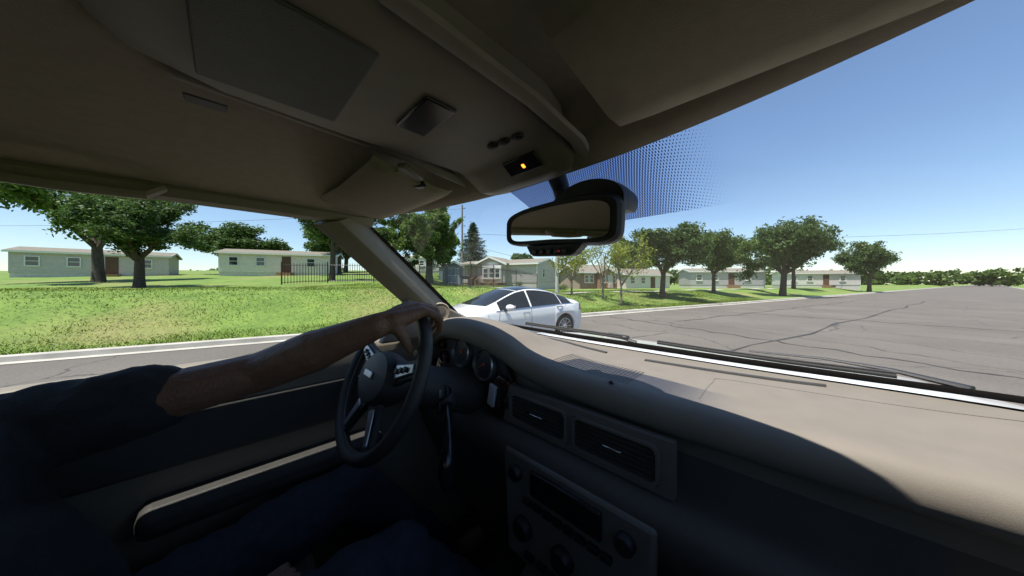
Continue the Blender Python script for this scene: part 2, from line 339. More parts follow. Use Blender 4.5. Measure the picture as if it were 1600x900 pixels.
# grass blades on the bank that faces the road
def blades():
    n = 150000
    s = rng.uniform(-32, 34, n); t = KERB + .2 + (rng.random(n) ** 1.5) * 13
    V = []; F = []
    for i in range(n):
        x, y = st(s[i], t[i]); z = ground(x, y); h = rng.uniform(.025, .075) * (1 + .5 * math.sin(x * 1.7) * math.sin(y * 1.3 + 1)); a = rng.uniform(0, 6.28); wd = .008 + .0005 * y
        if KERB + 6.9 < t[i] < KERB + 8.3 and s[i] > 7.4: continue
        c, q = math.cos(a) * wd, math.sin(a) * wd; l = rng.uniform(-.09, .09, 2); k = len(V)
        V += [(x - c, y - q, z - .01), (x + c, y + q, z - .01), (x + l[0], y + l[1], z + h)]; F.append((k, k + 1, k + 2))
    me = bpy.data.meshes.new('grass'); me.from_pydata(V, [], F); me.materials.append(M['blade']); me.shade_smooth()
    nr = rng.normal(0, .22, (len(F), 3)) + np.array([0, 0, 1]); nr /= np.linalg.norm(nr, axis=1)[:, None]; me.normals_split_custom_set(np.repeat(nr, 3, axis=0).tolist())
    return tag(link(bpy.data.objects.new('grass', me)), 'short uneven grass growing on the bank beyond the road', 'grass', kind='stuff')
blades()

# ---------------------------------------------------------------- trees
def limb(g, p, d, L, r, depth, tips, bend=.25, n=6, split=(2, 3), up=.25):
    pts = [Vector(p)]; d = Vector(d).normalized(); rr = [r]
    for i in range(4):
        d = (d + Vector(rng.normal(0, bend * .5, 3)) + Vector((0, 0, up * .3))).normalized()
        pts.append(pts[-1] + d * L / 4); rr.append(r * (1 - .45 * (i + 1) / 4))
    g.tube(pts, rr, n)
    tips += [tuple(q) for q in pts[2:]]
    if depth > 0:
        for k in range(rng.integers(split[0], split[1] + 1)):
            a = rng.uniform(0, 6.28); side = d.orthogonal().normalized(); side.rotate(Matrix.Rotation(a, 3, d))
            nd = (d + side * rng.uniform(.5, 1.0)).normalized(); st_ = pts[rng.integers(2, 5)]
            limb(g, st_, nd, L * rng.uniform(.6, .8), rr[-1] * .8, depth - 1, tips, bend, max(n - 1, 4), split, up)
def leaf_mesh(C, size, flat=.5):
    """C: Nx3 leaf centres; each leaf a folded pair of triangles"""
    n = len(C); a = rng.normal(0, 1, (n, 3)); a /= np.linalg.norm(a, axis=1)[:, None]
    b = rng.normal(0, 1, (n, 3)); b -= a * (a * b).sum(1)[:, None]; b /= np.linalg.norm(b, axis=1)[:, None]
    s = size * rng.uniform(.6, 1.3, (n, 1)); V = np.empty((n, 4, 3))
    V[:, 0] = C - a * s; V[:, 1] = C + b * s * flat; V[:, 2] = C + a * s; V[:, 3] = C - b * s * flat
    me = bpy.data.meshes.new('crown'); me.vertices.add(4 * n); me.vertices.foreach_set('co', V.reshape(-1))
    me.loops.add(4 * n); me.loops.foreach_set('vertex_index', np.arange(4 * n, dtype=np.int32)); me.polygons.add(n)
    me.polygons.foreach_set('loop_start', np.arange(0, 4 * n, 4, dtype=np.int32)); me.polygons.foreach_set('loop_total', np.full(n, 4, np.int32))
    me.update(calc_edges=True); return me
def clumps(centres, per, spread, squash=.7):
    out = []
    for c in centres:
        k = int(per * rng.uniform(.4, 1.5)); p = rng.normal(0, 1, (k, 3)); p /= np.linalg.norm(p, axis=1)[:, None]
        tw = rng.normal(0, 1, (6, 3)); tw /= np.linalg.norm(tw, axis=1)[:, None]; tw *= .55       # leaves gather on twigs
        p = p * rng.random((k, 1)) ** .6 * .75 + tw[rng.integers(0, 6, k)]
        out.append(p * spread * 1.45 * rng.uniform(.6, 1.2) * np.array([1, 1, squash]) + np.array(c))
    return np.concatenate(out)
def tree(name, x, y, label, h_trunk, L, r, depth, leaf, size, per, spread, lm, bm='bark', group=None, lean=(0, 0, 1), nlimb=5, extra=None, fork=.6, up=.25, cut=None):
    z0 = ground(x, y); e = empty(name, (x, y, z0), 0, label, 'tree', group)
    if name in ('garden_tree', 'bank_tree'): q = math.sin(x * 12.9 + y * 4.1); e.scale = (1 + .22 * q, 1 + .22 * q, 1 + .28 * math.sin(x * 7.7 + y)); e.rotation_euler = (.05 * q, .04 * math.cos(x), x)
    g = G(); tips = []; d = Vector(lean).normalized()
    top = d * h_trunk
    g.tube([(0, 0, -.3), (0, 0, .05), d * h_trunk * .3, d * h_trunk * .7, top], [r * 1.25, r * 1.05, r * .85, r * .78, r * .7], 10)
    for k in range(nlimb):
        a = 2 * math.pi * k / nlimb + rng.uniform(-.4, .4); o = fork * rng.uniform(.7, 1.3)
        limb(g, top - d * h_trunk * rng.uniform(0, .25), (math.cos(a) * o, math.sin(a) * o, 1), L, r * .55, depth, tips, up=up)
    g.build('trunk', M[bm], e)
    C = [t for t in tips if t[2] > h_trunk * .7]
    if extra: C += extra
    P = clumps(C, per, spread)
    if cut: P = P[cut(P)]
    me = leaf_mesh(P, size); me.materials.append(M[lm]); link(bpy.data.objects.new('crown', me), e)
    return e
def conifer(name, x, y, h, rad, label, group=None, n=26000):
    z0 = ground(x, y); e = empty(name, (x, y, z0), 0, label, 'tree', group)
    g = G().tube([(0, 0, -.3), (0, 0, h * .5), (0, 0, h * .98)], [rad * .09, rad * .06, .02], 8)
    C = []
    for i in range(150):
        zz = h * (.08 + .9 * (i / 150)); rr = rad * (1 - zz / h) ** .8 * rng.uniform(.65, 1.12); a = i * 2.4 + rng.uniform(-.4, .4)
        tip = np.array([math.cos(a) * rr, math.sin(a) * rr, zz - rr * .22])
        g.tube([(0, 0, zz), tuple(tip)], [.04, .012], 4)
        m = max(int(n / 150 * (.3 + 1.4 * rr / rad)), 12); k = rng.random((m, 1)) ** .7
        C.append(np.array([0, 0, zz]) * (1 - k) + tip * k + rng.normal(0, .11 + .1 * rr / rad, (m, 3)) * np.array([1.5, 1.5, .8]))
    g.build('trunk', M['bark'], e)
    me = leaf_mesh(np.concatenate(C), .16, .3); me.materials.append(M['leafC']); link(bpy.data.objects.new('crown', me), e); return e

# the big shade tree left of the shed
tree('shade_tree', -7.9, 27.5, 'large leafy shade tree with a thick dark trunk beside the blue grey shed', 2.9, 2.5, .40, 2, 1, .12, 250, .46, 'leafA', nlimb=6, fork=.9,
     extra=[tuple(p) for p in (rng.normal(0, 1, (120, 3)) * np.array([2.0, 1.7, 1.25]) + np.array([-1.0, -.3, 4.0]))],
     cut=lambda P: (P[:, 0] < 2.6 + .35 * np.sin(P[:, 2] * 2.1)) & (P[:, 2] > 1.2))
tree('young_oak', -8.6, 36, 'mid green tree between the big shade tree and the pointed evergreen', 2.0, 1.9, .16, 1, 1, .17, 160, .5, 'leafD', nlimb=5)
conifer('evergreen_tree', -7.7, 57, 11.4, 5.2, 'pointed dark evergreen tree rising behind the grey house')
tree('roadside_tree', 2.0, 76, 'rounded green tree showing just above the grey house roof', 4.2, 2.4, .3, 2, 1, .3, 90, .7, 'leafD', nlimb=5)
# young street trees on the bank
tree('young_tree', 4.35, 21.0, 'slim young tree with yellow green leaves nearest the grey pole', 1.15, 1.4, .09, 2, 1, .075, 19, .40, 'leafB', 'barkp', 'young trees on the bank', nlimb=5, fork=1.1, up=.35)
tree('young_tree', 6.5, 20.6, 'sparse young tree with bare upper twigs, middle of the three on the bank', 1.6, 1.75, .08, 2, 1, .065, 12, .34, 'leafB', 'barkp', 'young trees on the bank', nlimb=5, fork=.6, up=.6)
tree('young_tree', 7.05, 18.6, 'slim young tree at the kerb end of the three on the bank', 1.4, 1.7, .08, 2, 1, .075, 18, .40, 'leafB', 'barkp', 'young trees on the bank', nlimb=5, fork=.6, up=.5)
tree('bank_tree', 12.5, 24.0, 'broad green tree on the bank right of the young trees', 1.9, 1.9, .2, 2, 1, 0.09, 171, 0.42, 'leafD', nlimb=6, fork=.9)
tree('bank_tree', 21.0, 30.0, 'full green tree standing far along the bank at the right', 2.2, 2.3, .26, 2, 1, 0.11, 171, 0.50, 'leafA', nlimb=6, fork=.9)
tree('bank_tree', 31.0, 33.0, 'rounded tree farthest along the road at the right edge', 2.4, 2.6, .3, 2, 1, 0.13, 133, 0.60, 'leafD', nlimb=6, fork=.9)
tree('garden_tree', 26.0, 62.0, 'large pale green tree behind the houses on the right', 4, 3.4, .4, 2, 1, 0.21, 133, 0.90, 'leafD', nlimb=6, fork=.8)
tree('garden_tree', 14.0, 66.0, 'dark leafy tree behind the brick house', 3.2, 2.6, .35, 2, 1, 0.20, 133, 0.80, 'leafA', nlimb=6, fork=.8)
tree('garden_tree', -15.0, 24.0, 'leafy tree beyond the fence seen through the driver window', 2.6, 2.6, .3, 2, 1, 0.11, 209, 0.50, 'leafA', nlimb=6, fork=.8)
tree('garden_tree', -22.0, 17.0, 'wide green tree at the far left of the lawn', 2.6, 2.7, .3, 2, 1, 0.11, 209, 0.50, 'leafD', nlimb=6, fork=.8)
tree('garden_tree', -24.0, 40.0, 'tall dark tree at the back left above the white trailer', 4, 3.4, .4, 2, 1, 0.18, 152, 0.80, 'leafA', nlimb=6, fork=.8)
def far_wood(name, x0, x1, y, h, label):
    C = []
    for i in range(int(abs(x1 - x0) / 2.2)):
        cx = x0 + (x1 - x0) * rng.random(); hh = h * rng.uniform(.6, 1.0)
        for k in range(5): C.append((cx + rng.normal(0, 1.5), y + rng.normal(0, 4), rng.uniform(.15, 1) * hh))
    P = clumps(C, 60, 1.6); me = leaf_mesh(P, .7, .8); me.materials.append(M['leafA'])
    o = link(bpy.data.objects.new(name, me)); o.location = (0, 0, ground((x0 + x1) / 2, y)); return tag(o, label, 'woodland', kind='stuff')
tree('garden_tree', -33.0, 23.0, 'dark spreading tree outermost on the left', 2.4, 2.8, .3, 2, 1, 0.13, 190, 0.60, 'leafA', nlimb=6, fork=.9)
tree('garden_tree', -40.0, 42.0, 'broad tree far back on the left behind the lawn', 3, 3.2, .35, 2, 1, 0.18, 152, 0.80, 'leafD', nlimb=6, fork=.9)
tree('garden_tree', -30.0, 52.0, 'distant round tree just right of the leftmost trees', 3, 3.2, .35, 2, 1, 0.20, 133, 0.80, 'leafD', nlimb=6, fork=.9)
tree('garden_tree', 44.0, 45.0, 'tall tree by the road beyond the white house', 3, 3.2, .35, 2, 1, 0.18, 152, 0.80, 'leafA', nlimb=6, fork=.9)
tree('garden_tree', 62.0, 50.0, 'pale round tree where the road meets the horizon', 3, 3.4, .35, 2, 1, 0.20, 133, 0.90, 'leafD', nlimb=6, fork=.9)
far_wood('distant_trees', -170, 260, 150, 8, 'low band of far off trees along the horizon')

# ---------------------------------------------------------------- poles and wires
def at(k, d): return (k * d, d)
px, py = at(-.173, 46); pz = ground(px, py)
up_ = empty('utility_pole', (px, py, pz), 0, 'tall wooden utility pole with small side insulators behind the shed', 'utility pole')
zt = EYE + .273 * 46 - pz
G().tube([(0, 0, -.4), (0, 0, zt * .5), (0, 0, zt)], [.19, .16, .12], 10).build('pole', M['pole'], up_)
for i, dz in enumerate((.5, 1.9, 3.3, 4.6)):
    G().tube([(.08, 0, zt - dz), (.45, -.05, zt - dz - .12)], .035, 6).lathe([(.02, 0), (.07, .03), (.05, .1), (.07, .14), (.02, .2)], (.45, -.05, zt - dz - .14), (0, 0, 1), 8).build('insulator', M['iron'], up_)
px2, py2 = at(.157, 21.8); gz = ground(px2, py2)
gp = empty('grey_pole', (px2, py2, gz), 0, 'pale grey round pole standing on the bank left of the young trees', 'pole')
G().tube([(0, 0, -.3), (0, 0, 2.5), (0, 0, 5.0)], [.155, .145, .13], 14).build('shaft', M['gpole'], gp)
G().lathe([(.15, 4.98), (.15, 5.06), (.07, 5.12), (.01, 5.14)], (0, 0, 0), (0, 0, 1), 14).build('top_cap', M['gpole'], gp)
G().box((0, -.152, 1.6), (.1, .02, .16)).build('number_plate', M['trimw'], gp, bevel=.004)
def wire(a, b, sag, label):
    a = Vector(a); b = Vector(b); P = [a.lerp(b, i / 24) - Vector((0, 0, sag * 4 * (i / 24) * (1 - i / 24))) for i in range(25)]
    tag(G().tube(P, .022, 4).build('overhead_wire', M['iron']), label, 'wire', 'wires from the utility pole')
T = (px + .3, py, pz + zt)
wire((T[0], T[1], T[2] - 4.6), (130, 62, 15), 2.0, 'thin overhead wire rising to the right from the utility pole')
wire((T[0], T[1], T[2] - 6.0), (10.6, 44.5, 4.0), .5, 'thin overhead wire sloping down to the right from the utility pole')
wire((T[0], T[1], T[2] - .6), (-160, 60, 15), 2.0, 'thin overhead wire running left from the utility pole top')

# ---------------------------------------------------------------- fence of iron pickets
fpts = [at(-.52, 13.5), at(-.42, 16.5), at(-.322, 28), at(-.2315, 18.6), at(-.1445, 16.4), at(-.064, 20.8), at(.0148, 24.6), at(.0867, 27.0)]
fpts = [at(-.80, 19.5), at(-.64, 21.5), at(-.48, 22.5), at(-.322, 22.5), at(-.2315, 19.2), at(-.1445, 17.2), at(-.064, 20.4), at(.0148, 24.0), at(.0867, 27.0)]
fe = empty('iron_fence', (*fpts[5], ground(*fpts[5])), 0, 'black iron picket fence crossing the lawn in front of the houses', 'fence')
fo = Vector(fe.location)
post = None; pick = None
FH = 1.45
pm = G().box((0, 0, FH / 2 - .1), (.06, .06, FH + .35)).lathe([(.045, FH + .07), (.03, FH + .12), (.005, FH + .15)], (0, 0, 0), (0, 0, 1), 6)
for i, (x, y) in enumerate(fpts):
    l = Vector((x, y, ground(x, y))) - fo
    if post is None: post = pm.build('post', M['iron'], fe); post.location = l
    else: copies(post, [l], fe)
pk = G().box((0, 0, FH / 2 + .02), (.026, .026, FH - .06)).lathe([(.013, FH - .01), (.016, FH + .01), (.002, FH + .06)], (0, 0, 0), (0, 0, 1), 4)
cnt = 0
for (x0, y0), (x1, y1) in zip(fpts[:-1], fpts[1:]):
    L = math.hypot(x1 - x0, y1 - y0); n = int(L / .16)
    z0, z1 = ground(x0, y0), ground(x1, y1)
    for zz in (.16, FH - .12): G().tube([Vector((x0, y0, z0 + zz)) - fo, Vector((x1, y1, z1 + zz)) - fo], .02, 4).build('rail', M['iron'], fe)
    for k in range(1, n):
        a = k / n; l = Vector((x0 + (x1 - x0) * a, y0 + (y1 - y0) * a, z0 + (z1 - z0) * a)) - fo; cnt += 1
        if pick is None: pick = pk.build('picket', M['iron'], fe, smooth=False); pick.location = l
        else: copies(pick, [l], fe)

# ---------------------------------------------------------------- houses
def prism(g, x0, x1, y0, y1, z0, z1): g.box(((x0 + x1) / 2, (y0 + y1) / 2, (z0 + z1) / 2), (x1 - x0, y1 - y0, z1 - z0)); return g
def gable_roof(par, x0, x1, y0, y1, ze, zr, m, over=.3, along='x', th=.14):
    """two roof slopes with thickness, ridge along x or y, and white fascia"""
    g = G(); f = G()
    if along == 'x':
        ym = (y0 + y1) / 2; k = (zr - ze) / (ym - y0); zo = ze - over * k
        for ya in (y0 - over, y1 + over):
            g.rings([[(x, ya, zo + .02), (x, ym, zr + .02), (x, ym, zr + .02 + th), (x, ya, zo + th)] for x in (x0 - over, x1 + over)])
            f.box(((x0 + x1) / 2, ya + (-.022 if ya < ym else .022), zo + .03), (x1 - x0 + 2 * over, .04, .2))
            for x in (x0 - over - .022, x1 + over + .022):
                f.rings([[(xx, ya, zo - .08), (xx, ym, zr - .08), (xx, ym, zr + .13), (xx, ya, zo + .13)] for xx in (x - .02, x + .02)])
    else:
        xm = (x0 + x1) / 2; k = (zr - ze) / (xm - x0); zo = ze - over * k
        for xa in (x0 - over, x1 + over):
            g.rings([[(xa, y, zo + .02), (xm, y, zr + .02), (xm, y, zr + .02 + th), (xa, y, zo + th)] for y in (y0 - over, y1 + over)])
            for y in (y0 - over - .022,):
                f.rings([[(xa, yy, zo - .10), (xm, yy, zr - .10), (xm, yy, zr + .14), (xa, yy, zo + .14)] for yy in (y - .025, y + .02)])
    r = fix_normals(g.build('roof', m, par, smooth=False)); fix_normals(f.build('fascia', M['trimw'], r, smooth=False)); return r
def wall_gable(g, x0, x1, y0, y1, z0, ze, zr, along='x'):
    if along == 'x':
        ym = (y0 + y1) / 2; g.rings([[(x, y0, z0), (x, y1, z0), (x, y1, ze), (x, ym, zr), (x, y0, ze)] for x in (x0, x1)])
    else:
        xm = (x0 + x1) / 2; g.rings([[(x0, y, z0), (x1, y, z0), (x1, y, ze), (xm, y, zr), (x0, y, ze)] for y in (y0, y1)])
    return g
def window(par, x, y, z, wd, ht, face='y', bars=True, name='window'):
    """a framed window standing proud of a wall; face y looks to -y, x to +x"""
    rot = None if face == 'y' else Matrix.Rotation(R(90), 3, 'Z')
    def P(dx, dy, dz):
        v = Vector((dx, dy, dz)); return Vector((x, y, z)) + (rot @ v if rot is not None else v)
    f = G(); t = .09
    for dx, dz, a, b in ((0, ht / 2 - t / 2, wd, t), (0, -ht / 2 + t / 2, wd, t), (-wd / 2 + t / 2, 0, t, ht - 2 * t), (wd / 2 - t / 2, 0, t, ht - 2 * t)):
        f.box(P(dx, -.035, dz), (a, .09, b) if face == 'y' else (.09, a, b))
    if bars: f.box(P(0, -.03, 0), (wd - 2 * t, .05, .06) if face == 'y' else (.05, wd - 2 * t, .06))
    fr = f.build(name, M['trimw'], par, smooth=False)
    G().box(P(0, -.012, 0), (wd - 2 * t, .02, ht - 2 * t) if face == 'y' else (.02, wd - 2 * t, ht - 2 * t)).build('pane', M['winpane'], fr, smooth=False)
    G().box(P(0, -.06, -ht / 2 - .02), (wd + .1, .14, .05) if face == 'y' else (.14, wd + .1, .05)).build('sill', M['trimw'], fr, smooth=False)
    return fr

# grey house
hx, hy = 3.1, 36.0; hz = .95
H1 = empty('grey_house', (hx, hy, hz), R(-27), 'long single storey grey sided house with white trim and a front gable', 'house')
g = wall_gable(G(), -13, 0, 0, 8, .75, 3.17, 3.95); fix_normals(g.build('wall', M['siding'], H1, smooth=False))
prism(G(), -12.95, -.05, .05, 7.95, -.6, .75).build('skirting', M['skirt'], H1, smooth=False)
G().box((0.03, -.01, 1.96), (.09, .12, 2.42)).box((-13.03, -.01, 1.96), (.09, .12, 2.42)).build('corner_trim', M['trimw'], H1, smooth=False)
gable_roof(H1, -13, 0, 0, 8, 3.17, 3.95, M['roof'])
fix_normals(wall_gable(G(), -8.4, -4.2, -.7, 3, .75, 3.22, 4.02, 'y').build('gable_wall', M['siding'], H1, smooth=False))
gable_roof(H1, -8.6, -4.0, -.8, 3.4, 3.2, 4.10, M['roof'], along='y')
prism(G(), -7.35, -4.55, -1.05, -.72, .75, 3.0).build('bay', M['trimw'], H1, smooth=False)
for i, x in enumerate((-6.85, -5.95, -5.05)): window(H1, x, -1.05, 1.98, .8, 1.35)
a = [(-5.95 + .95 * math.cos(R(t)), 3.12 + .42 * math.sin(R(t))) for t in range(0, 181, 20)]
fix_normals(G().rings([[(x, y, z) for x, z in a] for y in (-.76, -.715)]).build('fan_panel', M['trimw'], H1, smooth=False))
window(H1, .0, 2.3, 2.05, .8, 1.3, 'x'); window(H1, -2.2, 0, 2.0, .05, .05, bars=False, name='vent_cap')
window(H1, -11.9, 0, 2.05, .85, 1.2)
G().box((-9.7, -.02, 1.8), (.95, .05, 2.05)).build('door', M['doorp'], H1, bevel=.01)
# porch: deck, posts, rails, steps
prism(G(), -10.6, -8.5, -1.9, -.05, .55, .72).build('porch_floor', M['deckd'], H1, smooth=False)
for i in range(14): G().box((-10.55 + i * .155, -1.93, .2), (.12, .03, .8)).build('porch_board', M['deckd'], H1, smooth=False)
for x in (-10.55, -8.6): G().box((x, -1.85, 1.95), (.13, .13, 2.4)).build('porch_post', M['deckd'], H1, smooth=False)
prism(G(), -10.75, -8.45, -2.1, .0, 3.16, 3.28).build('porch_roof', M['roofp'], H1, smooth=False)
for i in range(8): G().box((-8.55, -1.75 + i * .14, 1.2), (.05, .05, .95)).build('baluster', M['deckd'], H1, smooth=False)
for i in range(9): G().box((-9.05 + i * .08, -1.88, 1.7), (.035, .03, 1.95)).build('lattice_slat', M['deckd'], H1, smooth=False)
for i in range(4): prism(G(), -8.35, -7.5, -1.75 - .28 * i, -1.45 - .28 * i, .5 - .16 * i, .56 - .16 * i).build('step', M['deck'], H1, smooth=False)
for x in (-8.38, -7.46):
    G().box((x, -1.5, .9), (.09, .09, 1.5)).box((x, -2.6, .4), (.09, .09, 1.4)).build('stair_post', M['deck'], H1, smooth=False)
    G().tube([(x, -1.5, 1.6), (x, -2.6, 1.08)], .05, 4).build('stair_rail', M['deck'], H1, smooth=False)
prism(G(), -7.4, -4.3, -2.2, -1.1, .3, .4).build('deck_floor', M['deck'], H1, smooth=False)
for i in range(18): G().box((-7.3 + i * .175, -2.22, .55), (.07, .04, 1.0)).build('baluster', M['deck'], H1, smooth=False)
G().box((-5.85, -2.25, 1.08), (3.2, .09, .07)).build('deck_rail', M['deck'], H1, smooth=False)
# garden shed
sx, sy = at(-.235, 31.0); sz = ground(sx, sy) - .1
SH = empty('garden_shed', (sx, sy, sz), R(24), 'small blue grey wooden shed with double doors and a gable roof', 'shed')
fix_normals(wall_gable(G(), 0, 2.0, 0, 3.2, 0, 1.95, 2.45, 'y').build('wall', M['shedwall'], SH, smooth=False))
gable_roof(SH, 0, 2.0, 0, 3.2, 1.95, 2.45, M['roofp'], over=.12, along='y', th=.07)
for x in (.68, 1.32):
    d = G().box((x, -.03, .95), (.58, .05, 1.7)).build('door', M['sheddoor'], SH, bevel=.008)
    G().box((x, -.07, .95), (.58, .03, .08)).box((x, -.07, .15), (.58, .03, .08)).box((x, -.07, 1.75), (.58, .03, .08)).build('door_batten', M['trimw'], d, smooth=False)
G().box((.93, -.09, 1.05), (.03, .04, .12)).build('handle', M['iron'], SH, bevel=.005)
G().box((.02, -.02, 1.0), (.09, .07, 1.94)).box((1.98, -.02, 1.0), (.09, .07, 1.94)).build('corner_trim', M['sheddoor'], SH, smooth=False)
# barbecue and gas bottle by the porch
bx, by = at(-.160, 31.5); bz = ground(bx, by)
BQ = empty('barbecue', (bx, by, bz), R(-10), 'black lidded barbecue on a trolley between shed and porch', 'barbecue')
G().box((0, 0, .85), (.75, .45, .22)).build('firebox', M['iron'], BQ, bevel=.03)
G().rings([[(x, .24 * math.cos(R(a)), .97 + .22 * math.sin(R(a))) for a in range(0, 181, 20)] for x in (-.36, .36)]).build('lid', M['gloss'], BQ)
for x in (-.32, .32):
    for y in (-.18, .18): G().tube([(x, y, .05), (x, y, .78)], .025, 6).build('leg', M['iron'], BQ)
G().lathe([(.03, -.03), (.13, -.03), (.13, .03), (.03, .03)], (-.36, -.2, .13), (1, 0, 0), 14).build('wheel', M['rubber'], BQ)
G().box((.55, 0, .93), (.34, .4, .04)).build('side_shelf', M['iron'], BQ, bevel=.008)
bx, by = at(-.186, 30.3); bz = ground(bx, by)
GB = empty('gas_bottle', (bx, by, bz), 0, 'white upright gas bottle at the corner of the shed', 'gas bottle')
G().lathe([(.05, 0), (.17, .02), (.19, .12), (.19, .75), (.16, .87), (.05, .93)], (0, 0, 0), (0, 0, 1), 16).build('tank', M['white'], GB)
G().lathe([(.1, .9), (.1, 1.03), (.09, 1.03), (.09, .9)], (0, 0, 0), (0, 0, 1), 12, cap=False).build('collar', M['white'], GB)
# white trailer on the rise at the left
tx, ty = at(-.345, 47); tz = ground(tx, ty)
TR = empty('white_trailer', (tx, ty, tz), R(-8), 'low white trailer home on the rise behind the big shade tree', 'trailer home')
fix_normals(wall_gable(G(), -8, 5, 0, 4.2, .3, 2.6, 2.95).build('wall', M['wsiding'], TR, smooth=False))
gable_roof(TR, -8, 5, 0, 4.2, 2.6, 2.95, M['roofp'], over=.15)
for x in (-6, -3.2, 0, 1.6, 3.4): window(TR, x, 0, 1.6, .9, .9)
prism(G(), -7.9, 4.9, .05, 4.1, -.8, .3).build('skirting', M['skirt'], TR, smooth=False)
def trailer(k, d, rz, L, wl, label, nm='trailer_home'):
    x, y = at(k, d); e = empty(nm, (x, y, ground(x, y)), R(rz), label, 'trailer home')
    fix_normals(wall_gable(G(), 0, L, 0, 4.4, .5, 2.8, 3.3).build('wall', M[wl], e, smooth=False)); gable_roof(e, 0, L, 0, 4.4, 2.8, 3.3, M['roof'], over=.25)
    prism(G(), .05, L - .05, .05, 4.3, -1.0, .5).build('skirting', M['skirt'], e, smooth=False)
    for i in range(int(L / 2.6)):
        if i == 2: G().box((1.4 + i * 2.6, -.03, 1.5), (.95, .05, 2.0)).build('door', M['deckd'], e, bevel=.01); prism(G(), .7 + i * 2.6, 2.1 + i * 2.6, -1.2, -.06, .0, .45).build('step', M['deck'], e, smooth=False)
        else: window(e, 1.4 + i * 2.6, 0, 1.8, .95, 1.1)
trailer(-1.02, 34, 22, 12, 'wsiding', 'white trailer home on the lawn seen through the driver window')
trailer(-1.75, 30, 38, 11, 'siding', 'grey trailer home at the far left edge of the lawn')
trailer(.62, 50, -6, 12, 'siding', 'grey trailer home behind the trees right of the white house')
trailer(.95, 58, -14, 12, 'wsiding', 'distant white trailer home far along the road')
# brick house
bx, by = at(.235, 42); bz = .72
BH = empty('brick_house', (bx, by, bz), R(14), 'brown brick house with a brown shingle roof behind the young trees', 'house')
fix_normals(wall_gable(G(), 0, 6.2, 0, 7, -.5, 2.55, 3.7).build('wall', M['brick'], BH, smooth=False))
gable_roof(BH, 0, 6.2, 0, 7, 2.55, 3.7, M['roof'], over=.4)
fix_normals(wall_gable(G(), 2.7, 5.0, -1.0, 3, -.5, 2.5, 3.15, 'y').build('gable_wall', M['brick'], BH, smooth=False))
gable_roof(BH, 2.7, 5.0, -1.0, 3, 2.5, 3.15, M['roof'], over=.25, along='y')
for x, y in ((1.1, 0), (1.9, 0), (3.3, -1.0), (5.6, 0)): window(BH, x, y, 1.55, .7, 1.2)
G().box((4.35, -1.03, 1.1), (.85, .05, 2.0)).build('door', M['doorp'], BH, bevel=.01)
for i in range(4): prism(G(), 3.7, 5.2, -1.4 - .3 * i, -1.1 - .3 * i, .15 - .16 * i, .22 - .16 * i).build('step', M['deck'], BH, smooth=False)
for x in (3.65, 5.25):
    G().tube([(x, -1.15, 1.1), (x, -2.3, .5)], .05, 4).build('stair_rail', M['deck'], BH, smooth=False)
    for y, z in ((-1.15, .45), (-2.3, .1)): G().box((x, y, z), (.09, .09, 1.2)).build('stair_post', M['deck'], BH, smooth=False)
# white house further right
wx, wy = at(.395, 46); wz = .7
WH = empty('white_house', (wx, wy, wz), R(18), 'white sided house right of the brick house', 'house')
fix_normals(wall_gable(G(), 0, 9, 0, 6, -.6, 2.3, 3.3).build('wall', M['wsiding'], WH, smooth=False))
gable_roof(WH, 0, 9, 0, 6, 2.3, 3.3, M['roof'], over=.3)
for x in (1.3, 3.4, 7.4): window(WH, x, 0, 1.4, .9, 1.1)
G().box((5.4, -.03, .95), (.9, .05, 2.0)).build('door', M['deckd'], WH, bevel=.01)
# low shrubs at the foot of the grey house
def shrub(x, y, r, label):
    z = ground(x, y); e = empty('low_shrub', (x, y, z), 0, label, 'shrub', 'low shrubs by the grey house')
    G().tube([(0, 0, -.05), (.02, 0, r * .6)], [.03, .015], 5).build('stem', M['bark'], e)
    C = rng.normal(0, 1, (700, 3)) * np.array([r * .42, r * .42, r * .33]) + np.array([0, 0, r * .55]); C = C[C[:, 2] > 0]
    me = leaf_mesh(C, .045); me.materials.append(M['leafD']); link(bpy.data.objects.new('foliage', me), e)
for k, d, r, l in ((.026, 33, .55, 'small dark shrub in front of the grey house wall'), (.167, 33.5, .5, 'left shrub of the pair at the foot of the grey pole'), (.183, 33.5, .55, 'right shrub of the pair near the grey pole')):
    shrub(*at(k, d), r, l)
# ---------------------------------------------------------------- the white sedan on the road
def tab(T):
    X = np.array([t[0] for t in T], float); Y = np.array([t[1] for t in T], float)
    dx = np.diff(X); m = np.diff(Y) / dx; k = np.zeros(len(X)); k[0] = m[0]; k[-1] = m[-1]
    for i in range(1, len(X) - 1): k[i] = 0 if m[i - 1] * m[i] <= 0 else 2 * m[i - 1] * m[i] / (m[i - 1] + m[i])
    def f(x):
        x = min(max(x, X[0]), X[-1]); i = int(min(max(np.searchsorted(X, x) - 1, 0), len(X) - 2)); h = X[i + 1] - X[i]; t = (x - X[i]) / h
        return (2 * t ** 3 - 3 * t * t + 1) * Y[i] + (t ** 3 - 2 * t * t + t) * h * k[i] + (-2 * t ** 3 + 3 * t * t) * Y[i + 1] + (t ** 3 - t * t) * h * k[i + 1]
    return f
RXL, FXL, ARCH = 0.0, 2.845, .375
z_top = tab([(-1.12, .62), (-1.10, .86), (-1.02, 1.03), (-.85, 1.08), (-.40, 1.20), (.0, 1.33), (.5, 1.43), (1.05, 1.47), (1.45, 1.43), (1.8, 1.33), (2.2, 1.17), (2.62, 1.00), (3.0, .94), (3.4, .83), (3.65, .70), (3.76, .55), (3.78, .48)])
